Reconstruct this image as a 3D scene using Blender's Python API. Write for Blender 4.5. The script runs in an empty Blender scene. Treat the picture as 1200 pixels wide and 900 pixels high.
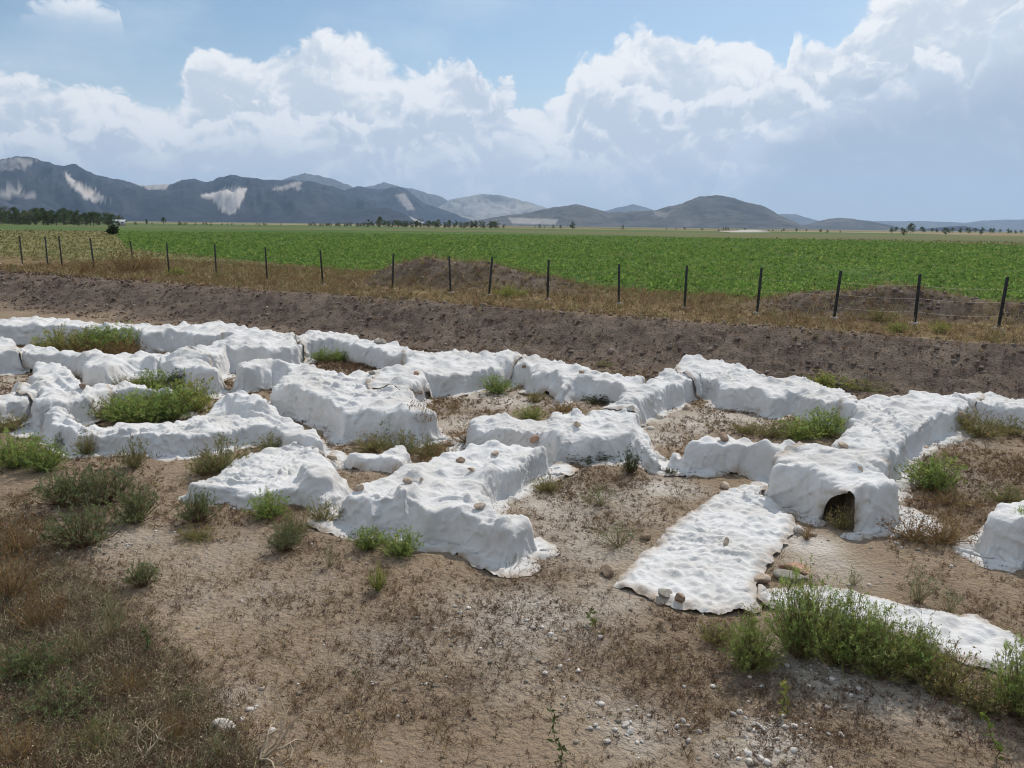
import bpy, math, random, time
import numpy as np
T0 = time.time()
rng = np.random.default_rng(7)
random.seed(7)
S = bpy.context.scene
COL = S.collection
R = math.radians

# ------------------------------------------------------------------ camera geometry (measured from the site)
F = 900.0                    # focal length in the photograph's pixels (1200 wide)
HC = 3.7                     # eye height above the floor of the dig
PITCH = math.atan(186 / 900.0)
ROLL = R(0.7)
def ray(px, py):
    x = (px - 600) / F; y = -(py - 450) / F
    c, s = math.cos(ROLL), math.sin(ROLL)
    xr = c * x - s * y; yr = s * x + c * y
    cp, sp = math.cos(PITCH), math.sin(PITCH)
    return xr, cp + sp * yr, -sp + cp * yr
def at(px, py, z=0.0):
    d = ray(px, py); t = (z - HC) / d[2]
    return d[0] * t, d[1] * t
def polyat(pts, z=0.0):
    return np.array([at(p[0], p[1], z) for p in pts])

# ------------------------------------------------------------------ numpy noise
def _hash(ix, iy, seed):
    h = (ix.astype(np.int64) * 374761393 + iy.astype(np.int64) * 668265263 + seed * 982451653) & 0xffffffff
    h = ((h ^ (h >> 13)) * 1274126177) & 0xffffffff
    h = ((h ^ (h >> 16)) * 2246822519) & 0xffffffff
    return (h ^ (h >> 15)) & 0xffffffff
def h01(ix, iy, seed):
    return _hash(ix, iy, seed) / 4294967295.0
def vnoise(x, y, seed=0):            # gradient noise, about -1..1
    x = np.asarray(x, float); y = np.asarray(y, float)
    ix = np.floor(x); iy = np.floor(y); fx = x - ix; fy = y - iy
    u = fx * fx * fx * (fx * (fx * 6 - 15) + 10); v = fy * fy * fy * (fy * (fy * 6 - 15) + 10)
    def g(dx, dy):
        a = h01(ix + dx, iy + dy, seed) * 6.28318
        return np.cos(a) * (fx - dx) + np.sin(a) * (fy - dy)
    a = g(0, 0); b = g(1, 0); c = g(0, 1); d = g(1, 1)
    return 1.5 * ((a * (1 - u) + b * u) * (1 - v) + (c * (1 - u) + d * u) * v)
def fbm(x, y, oct=4, seed=0, gain=0.5):
    s = 0; a = 1.0; t = 0
    for i in range(oct):
        s = s + a * vnoise(x * 2 ** i + 17.3 * i, y * 2 ** i - 9.1 * i, seed + i); t += a; a *= gain
    return s / t
def stones(x, y, size, seed=0):      # rounded stone tops packed side by side: height 0..1
    x = np.asarray(x) / size; y = np.asarray(y) / size
    ix = np.floor(x); iy = np.floor(y); best = np.zeros_like(x)
    for dx in (-1, 0, 1):
        for dy in (-1, 0, 1):
            cx = ix + dx; cy = iy + dy
            px = cx + 0.15 + 0.7 * h01(cx, cy, seed); py = cy + 0.15 + 0.7 * h01(cx, cy, seed + 1)
            r = 0.35 + 0.4 * h01(cx, cy, seed + 2); hh = 0.35 + 0.65 * h01(cx, cy, seed + 3)
            d2 = ((x - px) ** 2 + (y - py) ** 2) / (r * r)
            best = np.maximum(best, hh * np.clip(1 - d2, 0, 1) ** 0.7)
    return best
def peaks(x, y, size, seed=0):       # scattered stones that stand proud: cone-like heights 0..1
    x = np.asarray(x) / size; y = np.asarray(y) / size
    ix = np.floor(x); iy = np.floor(y); best = np.zeros_like(x)
    for dx in (-1, 0, 1):
        for dy in (-1, 0, 1):
            cx = ix + dx; cy = iy + dy
            px = cx + 0.1 + 0.8 * h01(cx, cy, seed); py = cy + 0.1 + 0.8 * h01(cx, cy, seed + 1)
            r = 0.5 + 0.45 * h01(cx, cy, seed + 2); hh = h01(cx, cy, seed + 3) ** 1.3
            d = np.sqrt(((x - px) ** 2 + (y - py) ** 2)) / r
            best = np.maximum(best, hh * np.clip(1 - d, 0, 1) ** 1.25)
    return best
def sstep(a, b, x):
    t = np.clip((x - a) / (b - a), 0, 1); return t * t * (3 - 2 * t)
def sdpoly(x, y, P):                 # signed distance to a polygon, negative inside
    x = np.asarray(x, float); y = np.asarray(y, float)
    d2 = np.full(x.shape, 1e9); ins = np.zeros(x.shape, bool); n = len(P)
    for i in range(n):
        ax, ay = P[i]; bx, by = P[(i + 1) % n]
        ex, ey = bx - ax, by - ay; l2 = ex * ex + ey * ey + 1e-12
        t = np.clip(((x - ax) * ex + (y - ay) * ey) / l2, 0, 1)
        d2 = np.minimum(d2, (x - ax - t * ex) ** 2 + (y - ay - t * ey) ** 2)
        c = (ay > y) != (by > y)
        with np.errstate(divide='ignore', invalid='ignore'):
            xi = (bx - ax) * (y - ay) / (by - ay + 1e-12) + ax
        ins ^= c & (x < xi)
    d = np.sqrt(d2); return np.where(ins, -d, d)

# ------------------------------------------------------------------ terrain
FA = np.array([-23.3, 43.1]); FB = np.array([12.0, 22.5])       # the fence line
FD = (FB - FA) / np.linalg.norm(FB - FA); FN = np.array([FD[1], -FD[0]])
if FN[1] > 0: FN = -FN
def fence_s(x, y): return (x - FA[0]) * FN[0] + (y - FA[1]) * FN[1]       # metres from the fence towards the dig
def fence_t(x, y): return (x - FA[0]) * FD[0] + (y - FA[1]) * FD[1]
FIELD = 1.0
MOUNDS = [(-2.3, 34.2, 2.3, 1.5, 1.05), (-5.0, 35.0, 1.7, 1.2, 0.75), (1.0, 33.0, 2.2, 1.1, 0.55), (10.6, 25.6, 2.3, 1.1, 0.6), (13.2, 24.6, 1.8, 1.0, 0.7), (16.2, 22.8, 1.8, 1.0, 0.65)]
def ground(x, y, fine=True):
    x = np.asarray(x, float); y = np.asarray(y, float)
    s = fence_s(x, y); t = fence_t(x, y)
    lim = (np.abs(x) < 60) & (y > -20)
    wob = 0.35 * vnoise(t * 0.3, s * 0 + 3.1, 5) + 0.12 * vnoise(t * 1.1, s * 0 + 1, 6)
    e0 = 3.6 + 0.9 * sstep(24, 4, t) + wob
    g = FIELD * (1 - sstep(e0, e0 + 3.0 + 0.6 * sstep(20, 5, t), s) * lim)
    for (mx, my, rx, ry, mh) in MOUNDS:
        dx = (x - mx) * FD[0] + (y - my) * FD[1]; dy = (x - mx) * FN[0] + (y - my) * FN[1]
        q = (dx / rx) ** 2 + (dy / ry) ** 2
        g = g + mh * np.exp(-0.9 * q ** 1.3)
    # the heap the photographer stands on
    g = g + 1.75 * np.exp(-(((x + 3.0) / 2.3) ** 2 + ((y - 0.9) / 2.6) ** 2) ** 1.2) * 1.0
    g = g + 1.9 * np.exp(-((x / 5.0) ** 2 + ((y + 1.4) / 2.6) ** 2) ** 1.4)
    near = (s > e0) * 1.0
    a = 0.05 * fbm(x * 0.45, y * 0.45, 3, 11)
    far = np.hypot(x, y)
    g = g + np.where(far < 60, a, 0) * np.where(s > 0, 1, 0.6)
    if fine:
        k = np.where(far < 45, 1.0, 0.0)
        bank = sstep(e0 - 0.4, e0 + 0.6, s) * sstep(e0 + 5.0, e0 + 3.0, s)
        g = g + k * (0.016 * fbm(x * 3.1, y * 3.1, 4, 21, 0.6) + 0.02 * np.clip(fbm(x * 1.7, y * 1.7, 3, 23), 0, 1))
        g = g + k * bank * (0.09 * stones(x, y, 0.30, 31) + 0.09 * np.clip(vnoise(x * .7, y * .7, 34), 0, 1) + 0.07 * fbm(x * 2.3, y * 2.3, 4, 33, .65) + .05 * stones(x, y, .16, 36))
        m = 0
        for (mx, my, rx, ry, mh) in MOUNDS: m = np.maximum(m, np.exp(-((x - mx) ** 2 + (y - my) ** 2) / 6))
        g = g + k * m * 0.16 * fbm(x * 1.2, y * 1.2, 4, 35, 0.6)
        heap = np.exp(-(((x + 3.0) / 2.6) ** 2 + ((y - 1.2) / 3.0) ** 2))
        g = g + k * heap * (0.12 * fbm(x * 1.9, y * 1.9, 4, 37, 0.6))
    return g

# ------------------------------------------------------------------ buried walls (outline of each top, height)
WALLS = dict(
 rear_west=(.6, [(-60,378),(0,375),(40,371),(75,373),(120,378),(200,380),(260,379),(300,384),(328,386),(310,392),(262,393),(230,391),(205,388),(165,390),(158,385),(100,383),(60,381),(0,381),(-60,384)]),
 diag_west=(.6, [(325,385),(345,393),(352,404),(317,409),(288,407),(267,404),(262,412),(245,417),(225,416),(200,414),(215,408),(240,402),(262,395),(290,390)]),
 rear_mid=(.5, [(345,396),(356,389),(408,390),(440,397),(460,400),(480,407),(500,412),(478,415),(452,413),(440,408),(418,404),(390,398),(362,400),(350,404)]),
 mid_west=(.5, [(20,404),(42,403),(60,407),(92,410),(137,412),(150,412),(190,412),(225,417),(243,422),(259,432),(260,437),(247,434),(230,432),(205,427),(188,420),(160,422),(142,427),(123,434),(98,428),(103,418),(78,414),(42,413),(20,411)]),
 stub_west=(.55, [(-60,396),(0,394),(15,395),(20,404),(24,410),(0,411),(-60,414)]),
 cross_west=(.5, [(40,428),(50,424),(75,427),(95,446),(108,452),(112,462),(75,470),(40,476),(36,474),(46,458),(32,437)]),
 edge_west=(.4, [(-60,474),(0,463),(20,452),(45,450),(46,460),(33,464),(0,471),(-60,482)]),
 thin_west=(.45, [(107,450),(158,449),(183,452),(202,455),(208,461),(182,455),(145,455),(127,457),(108,462)]),
 long_front=(.3, [(58,484),(70,481),(93,493),(107,500),(125,498),(155,493),(200,494),(210,492),(240,482),(262,468),(300,464),(316,468),(326,484),(340,488),(360,500),(386,516),(392,524),(370,520),(334,511),(316,503),(300,501),(240,510),(200,513),(180,509),(150,510),(115,511),(95,512),(80,508),(60,497)]),
 long_front_peak=(.50, [(266,460),(280,457),(306,463),(312,470),(290,474),(268,470)]),
 low_front=(.17, [(222,566),(248,558),(266,548),(276,540),(308,527),(346,522),(376,527),(382,540),(398,556),(412,570),(395,580),(378,584),(350,577),(320,574),(305,578),(285,578),(272,572),(240,572)]),
 low_front_peak=(.36, [(350,548),(362,540),(388,541),(400,553),(392,562),(362,562)]),
 scrap=(.2, [(390,520),(400,528),(440,529),(452,525),(470,521),(480,530),(468,540),(440,537),(408,534),(392,527)]),
 front_block=(.40, [(397,575),(440,555),(480,541),(532,525),(572,511),(647,522),(625,537),(582,557),(575,580),(585,594),(620,607),(600,622),(567,617),(532,600),(500,600),(472,577),(435,590)]),
 front_block_peak=(.56, [(455,562),(464,558),(490,560),(478,578),(466,574)]),
 centre_west=(.55, [(277,428),(292,418),(308,419),(325,423),(350,424),(372,430),(406,436),(428,433),(460,432),(470,427),(490,425),(500,440),(470,455),(500,470),(511,479),(480,485),(450,482),(426,478),(402,480),(388,468),(358,459),(340,455),(318,453),(322,445),(338,436),(330,427),(318,424),(305,428),(292,430),(280,431)]),
 centre_diag=(.5, [(470,428),(488,411),(504,411),(540,412),(580,413),(596,410),(600,418),(576,428),(550,434),(526,438),(490,439),(456,455),(450,450),(460,435)]),
 rear_centre=(.45, [(574,418),(596,410),(614,413),(642,421),(668,424),(694,432),(720,436),(740,441),(760,441),(745,452),(732,456),(714,449),(694,444),(678,444),(658,449),(650,438),(622,438),(618,431),(594,427),(578,431)]),
 room_front_west=(.42, [(546,494),(554,487),(594,484),(608,491),(640,490),(658,483),(680,483),(696,479),(712,473),(722,469),(748,468),(745,495),(738,510),(722,508),(692,511),(666,505),(650,512),(640,505),(574,504),(545,500)]),
 room_diag=(.5, [(720,469),(732,456),(766,441),(778,433),(800,421),(820,420),(822,438),(802,445),(768,459),(750,468)]),
 rear_east=(.45, [(800,421),(842,421),(872,430),(906,441),(930,442),(958,447),(982,454),(1008,462),(998,477),(958,469),(932,461),(908,464),(890,459),(844,452),(830,441),(806,441)]),
 diag_east=(.45, [(1008,463),(1060,460),(1075,455),(1135,459),(1140,470),(1122,481),(1098,490),(1070,505),(1060,520),(1040,545),(1035,548),(975,522),(965,520),(992,505),(1000,480)]),
 edge_east=(.4, [(1130,461),(1165,460),(1200,465),(1260,470),(1260,484),(1200,477),(1140,473)]),
 room_front_east=(.45, [(800,520),(818,510),(848,508),(874,513),(900,518),(922,520),(965,520),(1000,530),(990,550),(925,545),(915,538),(904,529),(880,521),(852,522),(832,523),(808,521)]),
 junction_east=(.55, [(905,545),(925,535),(960,522),(1010,530),(1040,550),(1056,556),(1066,568),(1022,571),(992,573),(980,558),(962,562),(945,553),(925,548)]),
 gap_rubble_west=(.24, [(734,503),(750,503),(772,526),(768,535),(748,524)]),
 gap_rubble_east=(.22, [(786,528),(800,520),(806,523),(796,529),(788,534)]),
 lone_east=(.5, [(1165,592),(1172,585),(1200,581),(1280,578),(1280,614),(1200,608),(1160,603)]),
)
WP = {k: polyat(p, h) for k, (h, p) in WALLS.items()}
# collision raster
GX0, GX1, GY0, GY1, GS = -21.0, 16.0, 4.5, 29.0, 0.03
gx = np.arange(GX0, GX1, GS); gy = np.arange(GY0, GY1, GS)
GXX, GYY = np.meshgrid(gx, gy)
def wall_heights(inset=0.0, soft=0.022):
    H = ground(GXX, GYY, False)
    base = H.copy()
    for k, (h, _) in WALLS.items():
        P = WP[k]
        x0, y0 = P.min(0) - 0.4; x1, y1 = P.max(0) + 0.4
        i0, i1 = max(int((y0 - GY0) / GS), 0), min(int((y1 - GY0) / GS), len(gy)); j0, j1 = max(int((x0 - GX0) / GS), 0), min(int((x1 - GX0) / GS), len(gx))
        if i1 <= i0 or j1 <= j0: continue
        X = GXX[i0:i1, j0:j1]; Y = GYY[i0:i1, j0:j1]
        sd = sdpoly(X, Y, P) + 0.10 * vnoise(X * 1.5, Y * 1.5, 41) + 0.05 * vnoise(X * 4.5, Y * 4.5, 42) + inset + 0.02
        pk = min(1.0, max(.35, h / .42)); top = h - 0.09 * pk + pk * 0.18 * peaks(X, Y, 0.44, 51) + pk * 0.11 * peaks(X, Y, 0.22, 58) + 0.05 * stones(X, Y, 0.26, 55) * (.5 + .5 * vnoise(X * .8, Y * .8, 50)) + 0.05 * fbm(X * 0.8, Y * 0.8, 2, 57)
        hh = base[i0:i1, j0:j1] * 0 + top
        w = 1 - sstep(-soft, soft, sd)
        H[i0:i1, j0:j1] = np.maximum(H[i0:i1, j0:j1], base[i0:i1, j0:j1] + (hh) * w)
    return H
HW = wall_heights()
def smooth(A, n=1):
    for _ in range(n):
        B = A.copy(); B[1:-1] = (A[:-2] + 2 * A[1:-1] + A[2:]) / 4; A = B.copy(); A[:, 1:-1] = (B[:, :-2] + 2 * B[:, 1:-1] + B[:, 2:]) / 4
    return A
def sampler(A):
    A = np.ascontiguousarray(A, np.float32); ny, nx = A.shape
    def f(x, y):
        u = np.clip((x - GX0) / GS, 0, nx - 1.01); v = np.clip((y - GY0) / GS, 0, ny - 1.01)
        i = u.astype(np.int32); j = v.astype(np.int32); a = u - i; b = v - j
        k = j * nx + i; r = A.ravel()
        return (r[k] * (1 - a) + r[k + 1] * a) * (1 - b) + (r[k + nx] * (1 - a) + r[k + nx + 1] * a) * b
    return f
# ------------------------------------------------------------------ the cloth: sheets let fall over the walls
class Cloth:
    """A regular sheet of cloth, position-based, dropped on a height field."""
    def __init__(s, polys, margin, cell, seed, excess=1.03, cut=None, hz=None):
        s.polys, s.margin, s.seed, s.excess, s.cut, s.hz = polys, margin, seed, excess, cut, hz
        s.make(cell)
    def domain(s, x, y):
        d = np.full(x.shape, 1e9)
        for P in s.polys: d = np.minimum(d, sdpoly(x, y, P))
        d = d - s.margin - 0.10 * vnoise(x * 0.9, y * 0.9, s.seed + 3) * (0.4 + s.margin) - 0.05 * vnoise(x * 2.6, y * 2.6, s.seed + 4) - 0.03 * vnoise(x * 7, y * 7, s.seed + 5)
        if s.cut is not None:
            for P in s.cut: d = np.maximum(d, -sdpoly(x, y, P))
        return d
    def make(s, cell):
        A = np.concatenate(s.polys); m = s.margin + 0.3
        x = np.arange(A[:, 0].min() - m, A[:, 0].max() + m, cell); y = np.arange(A[:, 1].min() - m, A[:, 1].max() + m, cell)
        X, Y = np.meshgrid(x, y); d = s.domain(X, Y)
        # pull the rim onto the outline so that the hem is not stepped
        gyd, gxd = np.gradient(d, cell); g = np.sqrt(gxd ** 2 + gyd ** 2) + 1e-6
        s.mask = d < 0.5 * cell
        rim = s.mask & (d > -0.5 * cell)
        X = np.where(rim, X - d * gxd / g / np.maximum(g, 0.6), X); Y = np.where(rim, Y - d * gyd / g / np.maximum(g, 0.6), Y)
        s.X, s.Y, s.cell = X, Y, cell
        ex = s.excess + 0.5 * (s.excess - 1) * vnoise(X * 1.1, Y * 1.1, s.seed)
        s.rx, s.ry = X, Y; s.ex = ex.astype(np.float32)
        d0 = np.full(x.shape if False else d.shape, 1e9); X0, Y0 = np.meshgrid(x, y)
        for P in s.polys: d0 = np.minimum(d0, sdpoly(X0, Y0, P))
        s.hd = d; d0 = smooth(d0, 3); b_, a_ = np.gradient(d0, cell); g0 = np.sqrt(a_ ** 2 + b_ ** 2) + 1e-6
        s.d = d0; s.gx, s.gy = a_ / g0, b_ / g0
    def run(s, Hs, Gx, Gy, steps, it, p=None, off=0.0, fr=0.3, kb=(.30, .18)):
        m = s.mask; c = s.cell
        if p is None:
            z0 = Hs(s.X, s.Y)
            top = z0.copy()
            for _ in range(int(0.9 / c)):      # start on a tent over the highest things around
                t2 = top.copy()
                t2[1:] = np.maximum(t2[1:], top[:-1] - c * 0.45); t2[:-1] = np.maximum(t2[:-1], top[1:] - c * 0.45)
                t2[:, 1:] = np.maximum(t2[:, 1:], top[:, :-1] - c * 0.45); t2[:, :-1] = np.maximum(t2[:, :-1], top[:, 1:] - c * 0.45)
                top = t2
            p = np.stack([s.X, s.Y, top + 0.02 + 0.015 * vnoise(s.X * 5, s.Y * 5, s.seed + 9)]).astype(np.float32)
        else:
            p = p.astype(np.float32)
        q = p.copy(); dt = 1 / 60.0
        w = m.astype(np.float32)
        X = s.rx.astype(np.float32); Y = s.ry.astype(np.float32)
        cons = []
        def sl(a, n, k): return slice(max(0, a), n + min(0, a))
        ny, nx = m.shape
        al = slice(None)
        for par in (0, 1):
            cons.append((al, slice(par, nx - 1, 2), al, slice(par + 1, nx, 2), 1.0, 0)); cons.append((slice(par, ny - 1, 2), al, slice(par + 1, ny, 2), al, 1.0, 0))
            cons.append((slice(par, ny - 1, 2), slice(0, nx - 1), slice(par + 1, ny, 2), slice(1, nx), .35, 0)); cons.append((slice(par, ny - 1, 2), slice(1, nx), slice(par + 1, ny, 2), slice(0, nx - 1), .35, 0))
        for sp, kk in ((2, kb[0]), (4, kb[1])):
            for a0 in range(2 * sp):
                cons.append((al, slice(a0, nx - sp, 2 * sp), al, slice(a0 + sp, nx, 2 * sp), kk, 1)); cons.append((slice(a0, ny - sp, 2 * sp), al, slice(a0 + sp, ny, 2 * sp), al, kk, 1))
        C = []
        for (a0, a1, b0, b1, kst, isb) in cons:
            wa = w[a0, a1]; wb = w[b0, b1]
            if wa.size == 0: continue
            L = np.sqrt((X[a0, a1] - X[b0, b1]) ** 2 + (Y[a0, a1] - Y[b0, b1]) ** 2) * 0.5 * (s.ex[a0, a1] + s.ex[b0, b1])
            C.append((a0, a1, b0, b1, (kst * 0.5 * wa * wb).astype(np.float32), L.astype(np.float32), isb))
        def collide(p, q, fr):
            x, y, z = p
            h = Hs(x, y) + off; pen = h - z
            hit = (pen > 0) & m
            gx_ = Gx(x, y); gy_ = Gy(x, y); n2 = 1 + gx_ * gx_ + gy_ * gy_
            k = np.where(hit, np.minimum(pen, 0.10) / n2, 0)
            p[0] -= gx_ * k; p[1] -= gy_ * k; p[2] += k
            # friction
            f = np.where(hit & (n2 < 3.0), fr, 0)
            q[0] += (p[0] - q[0]) * f; q[1] += (p[1] - q[1]) * f; q[2] += (p[2] - q[2]) * f
            return hit
        for st in range(steps):
            v = (p - q) * 0.965
            sp = np.sqrt((v ** 2).sum(0)); v *= np.minimum(1, 0.035 / np.maximum(sp, 1e-6))
            q = p.copy(); p = p + v * w
            p[2] -= 9.8 * dt * dt * w
            for _ in range(it):
                for (a0, a1, b0, b1, kw, L, isb) in C:
                    dd = p[:, b0, b1] - p[:, a0, a1]
                    l = np.sqrt(dd[0] * dd[0] + dd[1] * dd[1] + dd[2] * dd[2]) + 1e-9
                    e = (l - L) / l
                    if isb: e = np.minimum(e, 0)
                    e *= kw; dd *= e
                    p[:, a0, a1] += dd; p[:, b0, b1] -= dd
                collide(p, q, fr)
        for _ in range(3): collide(p, q, 0)
        return p
    def refine(s, p, cell):
        oX, oY, oc, om = s.X, s.Y, s.cell, s.mask
        gx0, gy0 = oX[0, 0] if False else None, None
        # fill outside of the mask by extrapolation so that upsampling is clean
        A = np.concatenate(s.polys); m = s.margin + 0.3
        x0 = A[:, 0].min() - m; y0 = A[:, 1].min() - m
        disp = p - np.stack([oX, oY, 0 * oX]); val = om.astype(float)
        for _ in range(4):
            num = np.zeros_like(disp); den = np.zeros_like(val)
            for dy, dx in ((0, 1), (0, -1), (1, 0), (-1, 0)):
                num += np.roll(disp * val, (dy, dx), (1, 2)); den += np.roll(val, (dy, dx), (0, 1))
            new = (val == 0) & (den > 0)
            disp = np.where(new, num / np.maximum(den, 1), disp); val = np.where(new, 1.0, val)
        s.make(cell)
        u = (s.X - x0) / oc; v = (s.Y - y0) / oc
        ny, nx = om.shape
        i = np.clip(u.astype(int), 0, nx - 2); j = np.clip(v.astype(int), 0, ny - 2); a = u - i; b = v - j
        D = (disp[:, j, i] * (1 - a) + disp[:, j, i + 1] * a) * (1 - b) + (disp[:, j + 1, i] * (1 - a) + disp[:, j + 1, i + 1] * a) * b
        return np.stack([s.X, s.Y, 0 * s.X]) + D
def creases(c, p, seed, amp=1.0):
    """Small creases added along the normals: crumpled on the flat top, running down the sides."""
    X, Y, d = c.X, c.Y, c.d
    ny, nx = c.mask.shape
    du = np.gradient(p, axis=2); dv = np.gradient(p, axis=1)
    n = np.cross(du, dv, axis=0); n /= np.linalg.norm(n, axis=0) + 1e-9
    wx = X + 0.12 * vnoise(X * 2.2, Y * 2.2, seed + 1); wy = Y + 0.12 * vnoise(X * 2.2, Y * 2.2, seed + 2)
    th = 1.2 * vnoise(X * 0.5, Y * 0.5, seed + 3) + seed
    ux = wx * np.cos(th) + wy * np.sin(th); uy = -wx * np.sin(th) + wy * np.cos(th)
    r1 = np.clip(1 - np.abs(vnoise(ux * 2.6, uy * 0.7, seed + 4)) * 2.6, 0, 1)
    r2 = np.clip(1 - np.abs(vnoise(wx * 5.5, wy * 5.5, seed + 5)) * 2.2, 0, 1)
    top = 0.034 * r1 ** 3 * sstep(-0.1, 0.4, vnoise(X * 0.7, Y * 0.7, seed + 6)) + 0.020 * r2 ** 3 * sstep(-.6, .1, vnoise(X * 1.3, Y * 1.3, seed + 7)) + 0.010 * fbm(X * 4.5, Y * 4.5, 3, seed + 15)
    bx = X - d * c.gx; by = Y - d * c.gy                       # nearest place on the wall's rim
    f1 = np.clip(1 - np.abs(vnoise(bx * 2.3, by * 2.3, seed + 8)) * 3.2, 0, 1)
    f2 = np.clip(1 - np.abs(vnoise(bx * 5.0 + 7, by * 5.0, seed + 9)) * 2.6, 0, 1)
    side = 0.058 * f1 ** 2 * sstep(-0.45, 0.15, vnoise(bx * 0.6, by * 0.6, seed + 10)) + 0.022 * f2 ** 2 * sstep(-0.35, 0.2, vnoise(bx * 0.8, by * 0.8, seed + 11))
    side = side * sstep(0.0, .16, d) * (.6 + .4 * sstep(.1, .5, d)) + 0.003 * fbm(X * 3, Y * 3, 2, seed + 12)
    k = sstep(-0.05, 0.18, d)
    h = (top * (1 - k) + side * k) * amp
    sg = np.sign((n[2] * c.mask).sum())
    q = p + n * sg * h
    rim = sstep(-0.10, -0.0, c.hd)                      # the hem, partly trodden into the soil
    q[2] -= rim * (0.012 + 0.05 * np.clip(fbm(X * 2.3, Y * 2.3, 3, seed + 16) + .15, 0, 1))
    return q
def grid_mesh(name, p, mask, uv=None):
    ny, nx = mask.shape
    idx = np.full(mask.shape, -1, np.int64); n = int(mask.sum()); idx[mask] = np.arange(n)
    q = np.stack([idx[:-1, :-1], idx[:-1, 1:], idx[1:, 1:], idx[1:, :-1]], -1).reshape(-1, 4)
    full = q[(q >= 0).all(1)]
    tri = q[((q >= 0).sum(1) == 3)]
    tl = []
    for r in tri: tl.append([v for v in r if v >= 0])
    V = np.stack([p[0][mask], p[1][mask], p[2][mask]], 1)
    return quick_mesh(name, V, full, np.array(tl).reshape(-1, 3))
def quick_mesh(name, V, quads=None, tris=None, smooth=True):
    me = bpy.data.meshes.new(name)
    nq = 0 if quads is None else len(quads); nt = 0 if tris is None else len(tris)
    loops = np.concatenate([np.asarray(quads if nq else np.zeros((0, 4)), np.int32).ravel(), np.asarray(tris if nt else np.zeros((0, 3)), np.int32).ravel()]).astype(np.int32)
    me.vertices.add(len(V)); me.vertices.foreach_set('co', np.asarray(V, np.float32).ravel())
    me.loops.add(len(loops)); me.loops.foreach_set('vertex_index', loops)
    me.polygons.add(nq + nt)
    ls = np.concatenate([np.arange(nq) * 4, nq * 4 + np.arange(nt) * 3]).astype(np.int32)
    me.polygons.foreach_set('loop_start', ls)
    try: me.polygons.foreach_set('loop_total', np.concatenate([np.full(nq, 4), np.full(nt, 3)]).astype(np.int32))
    except Exception: pass
    me.update(calc_edges=True); me.validate()
    if smooth: me.polygons.foreach_set('use_smooth', np.ones(nq + nt, bool))
    return me
# ------------------------------------------------------------------ materials
def mat(name):
    m = bpy.data.materials.new(name); m.use_nodes = True
    nt = m.node_tree; nt.nodes.clear()
    out = nt.nodes.new('ShaderNodeOutputMaterial'); b = nt.nodes.new('ShaderNodeBsdfPrincipled')
    nt.links.new(b.outputs[0], out.inputs[0]); b.inputs['Roughness'].default_value = 0.9
    b.inputs['Specular IOR Level'].default_value = 0.25
    return m, nt, b
def N(nt, t, **k):
    n = nt.nodes.new(t)
    for a, v in k.items():
        if a in n.inputs: n.inputs[a].default_value = v
        else: setattr(n, a, v)
    return n
def pos(nt): return N(nt, 'ShaderNodeNewGeometry').outputs['Position']
def noise(nt, vec, scale, detail=4, rough=0.55, dist=0.0):
    n = N(nt, 'ShaderNodeTexNoise', Scale=scale, Detail=detail, Roughness=rough, Distortion=dist); nt.links.new(vec, n.inputs['Vector']); return n.outputs[0]
def ramp(nt, fac, stops, interp='LINEAR'):
    n = N(nt, 'ShaderNodeValToRGB'); cr = n.color_ramp; cr.interpolation = interp
    while len(cr.elements) < len(stops): cr.elements.new(0.5)
    for e, (p, c) in zip(cr.elements, stops):
        e.position = p; e.color = (c, c, c, 1) if isinstance(c, (int, float)) else (*c, 1)
    nt.links.new(fac, n.inputs[0]); return n.outputs[0]
def mix(nt, fac, a, b, mode='MIX'):
    n = N(nt, 'ShaderNodeMix', data_type='RGBA', blend_type=mode)
    for i, v in ((0, fac), (6, a), (7, b)):
        if hasattr(v, 'links') or hasattr(v, 'is_linked'): nt.links.new(v, n.inputs[i])
        else: n.inputs[i].default_value = v if i == 0 else (*v, 1)
    return n.outputs[2]
def mth(nt, op, a, b=None, c=None):
    n = N(nt, 'ShaderNodeMath', operation=op)
    for i, v in enumerate((a, b, c)):
        if v is None: continue
        if isinstance(v, (int, float)): n.inputs[i].default_value = v
        else: nt.links.new(v, n.inputs[i])
    return n.outputs[0]
def bump(nt, b, h, strength=0.5, dist=0.02):
    n = N(nt, 'ShaderNodeBump', Strength=strength, Distance=dist); nt.links.new(h, n.inputs['Height']); nt.links.new(n.outputs[0], b.inputs['Normal'])
def attr(nt, name): return N(nt, 'ShaderNodeAttribute', attribute_name=name).outputs['Fac']
def acol(nt, name): return N(nt, 'ShaderNodeAttribute', attribute_name=name).outputs['Color']

def link(name, me, m=None, parent=None, label=None, cat=None, group=None, kind=None, loc=None):
    o = bpy.data.objects.new(name, me); COL.objects.link(o)
    if m is not None and me is not None and not me.materials: me.materials.append(m)
    if parent: o.parent = parent
    tag(o, label, cat, group, kind)
    if loc is not None: o.location = loc
    return o
def tag(o, label=None, cat=None, group=None, kind=None):
    if label: o['label'] = label
    if cat: o['category'] = cat
    if group: o['group'] = group
    if kind: o['kind'] = kind
def fattr(me, name, v):
    a = me.attributes.new(name, 'FLOAT', 'POINT'); a.data.foreach_set('value', np.asarray(v, np.float32))
def cattr(me, name, v):
    a = me.color_attributes.new(name, 'FLOAT_COLOR', 'POINT'); c = np.ones((len(v), 4), np.float32); c[:, :3] = v; a.data.foreach_set('color', c.ravel())

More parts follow.
